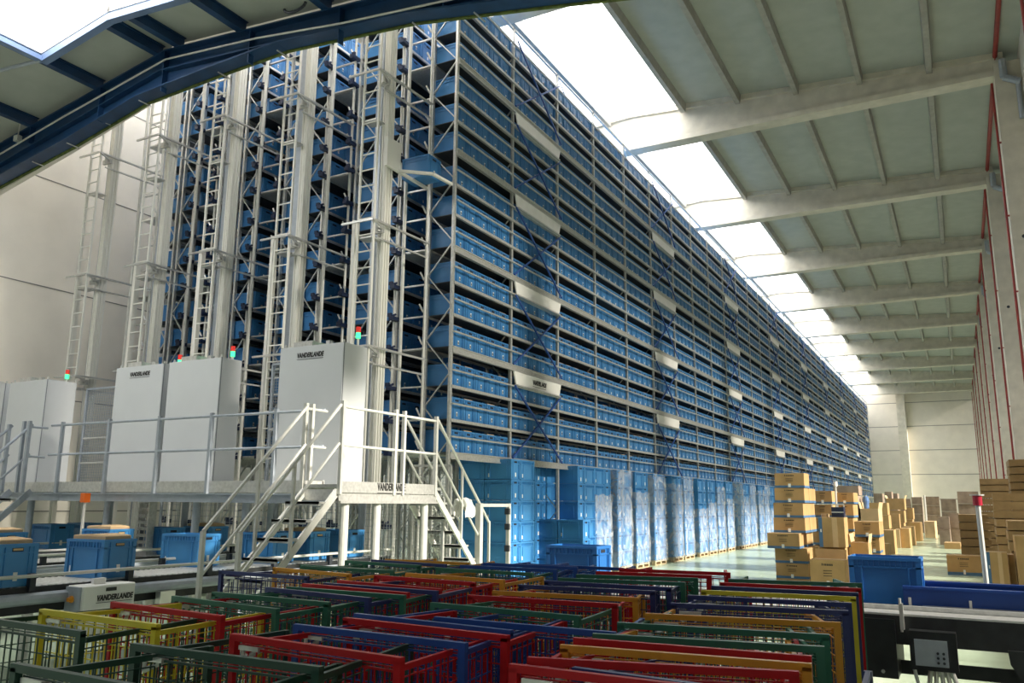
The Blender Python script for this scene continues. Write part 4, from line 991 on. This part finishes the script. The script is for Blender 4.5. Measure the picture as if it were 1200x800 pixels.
# (colour, left end px, right end px, anchored end, zone)
CG = [('yellow', (42, 712), (186, 731), 'R', 'left front'), ('darkgreen', (-30, 721), (98, 739), 'R', 'left front'), ('darkgreen', (17, 776), (150, 800), 'L', 'left front'),
 ('red', (128, 704), (262, 721), 'R', 'left front'), ('darkgreen', (156, 753), (389, 782), 'L', 'left front'), ('green', (190, 696), (326, 713), 'R', 'left middle'),
 ('green', (250, 693), (385, 705), 'L', 'left middle'), ('red', (254, 739), (472, 770), 'R', 'centre front'), ('blue', (337, 729.5), (547, 753), 'R', 'centre front'),
 ('blue', (407, 717), (600, 738), 'R', 'centre front'), ('blue', (510, 722), (650, 734), 'L', 'centre front'), ('red', (464, 729.5), (596, 744), 'R', 'centre front'),
 ('red', (393, 679), (517, 689.5), 'R', 'middle'), ('red', (444, 673.7), (557, 682), 'R', 'middle'), ('red', (355, 683), (479, 694), 'R', 'middle'),
 ('navy', (444, 687), (513, 692), 'R', 'middle'), ('navy', (288, 685), (434, 700), 'R', 'middle'), ('navy', (258, 668), (360, 675), 'L', 'rear'),
 ('orange', (317, 664), (411, 672), 'R', 'rear'), ('green', (503, 705), (680, 721), 'R', 'middle'), ('red', (557, 697), (724, 707), 'R', 'middle'),
 ('orange', (588, 692), (748, 700), 'R', 'middle'), ('orange', (480, 671), (591, 679), 'R', 'rear'), ('navy', (619, 685), (768, 692), 'R', 'middle'),
 ('navy', (643, 680), (787, 688), 'R', 'middle'), ('green', (667, 677), (803, 682), 'R', 'rear'), ('green', (690, 673), (818, 677), 'R', 'rear'),
 ('red', (705, 669), (834, 674), 'R', 'rear'), ('red', (763, 667), (856, 670.5), 'R', 'rear'),
 ('orange', (661, 755), (951, 777), 'R', 'right nested row'), ('red', (745, 752), (951, 768), 'R', 'right nested row'), ('green', (701, 742), (966, 757), 'R', 'right nested row'),
 ('green', (731, 729), (972, 743), 'R', 'right nested row'), ('orange', (757.5, 718), (985, 728.7), 'R', 'right nested row'), ('navy', (788, 706), (994, 715), 'R', 'right nested row'),
 ('navy', (810, 697), (998, 706), 'R', 'right nested row'), ('yellow', (824, 691), (1003, 699), 'R', 'right nested row'), ('navy', (836, 686), (1006, 694), 'R', 'right nested row'),
 ('red', (847, 682), (1009, 689), 'R', 'right nested row'), ('green', (859, 678), (1010, 683), 'R', 'right nested row'),
 ('red', (598, 777), (800, 801), 'L', 'right front'), ('red', (690, 773), (936, 786), 'R', 'right nested row'), ('navy', (672, 781), (800, 798), 'L', 'right front'),
 ('navy', (433, 655), (523, 661), 'R', 'rear'), ('blue', (548, 662), (653, 667), 'R', 'rear'), ('blue', (590, 660), (677, 664), 'R', 'rear'), ('blue', (650, 661.5), (731, 665), 'R', 'rear'),
 ('green', (433, 658), (493, 662), 'R', 'rear'), ('green', (518, 665), (625, 671), 'R', 'rear'), ('green', (400, 665), (462, 668), 'R', 'rear'), ('orange', (463, 655), (550, 659), 'R', 'rear'),
 ('green', (380, 690), (475, 697), 'R', 'middle'), ('green', (353, 661), (400, 664), 'L', 'rear')]
WORD = dict(red='red', green='green', darkgreen='dark green', navy='dark navy', blue='bright blue', yellow='lemon yellow', orange='orange yellow')
cnt = {}
recs = []
for c, l, r, anc, zone in CG:
    a = onz(*l, CT); b = onz(*r, CT); d = b-a; ang = math.atan2(d.y, d.x)
    ang = max(-.30, min(.30, ang)); u = Vector((math.cos(ang), math.sin(ang), 0))
    cpt = (b-u*.425) if anc == 'R' else (a+u*.425)
    recs.append((cpt.y, cpt.x, c, ang, zone))
recs.sort()
for y, x, c, ang, zone in recs:
    key = (c, zone); k = cnt.get(key, 0); cnt[key] = k+1; tot = sum(1 for r in recs if (r[2], r[4]) == key)
    zt = {'left front': 'in left front corner', 'left middle': 'in left middle', 'centre front': 'in centre front', 'middle': 'in the middle',
          'rear': 'at the rear', 'right nested row': 'nested at right', 'right front': 'before the nested row'}[zone]
    s = '' if tot == 1 else f', {ORD[k]} such from camera'
    cage(c, x, y, ang, f'{WORD[c]} wire mesh cage {zt}{s}', 'wire mesh roll cages')

# ================================================================== LIGHT
w = bpy.data.worlds.new('world'); bpy.context.scene.world = w; w.use_nodes = True
bg = w.node_tree.nodes['Background']; bg.inputs['Color'].default_value = (.86, .93, 1, 1); bg.inputs['Strength'].default_value = .38
s = bpy.data.lights.new('sun', 'SUN'); s.energy = 13.5; s.angle = R(5); s.color = (1, .93, .80)
so = bpy.data.objects.new('sun', s); COL.objects.link(so)
so.rotation_euler = Vector((-.88, .04, -.42)).to_track_quat('-Z', 'Y').to_euler(); so.location = (10, 5, 20)

cam = bpy.data.cameras.new('camera'); cam.sensor_width = 36; cam.lens = F*36/1200; cam.clip_end = 300
co = bpy.data.objects.new('camera', cam); COL.objects.link(co)
mw = Matrix((RT, UP, -FW)).transposed().to_4x4(); mw.translation = Vector((0, 0, H)); co.matrix_world = mw
sc = bpy.context.scene; sc.camera = co
sc.view_settings.view_transform = 'Standard'; sc.view_settings.look = 'None'; sc.view_settings.exposure = -.48; sc.view_settings.gamma = 1
sc.view_settings.use_curve_mapping = False
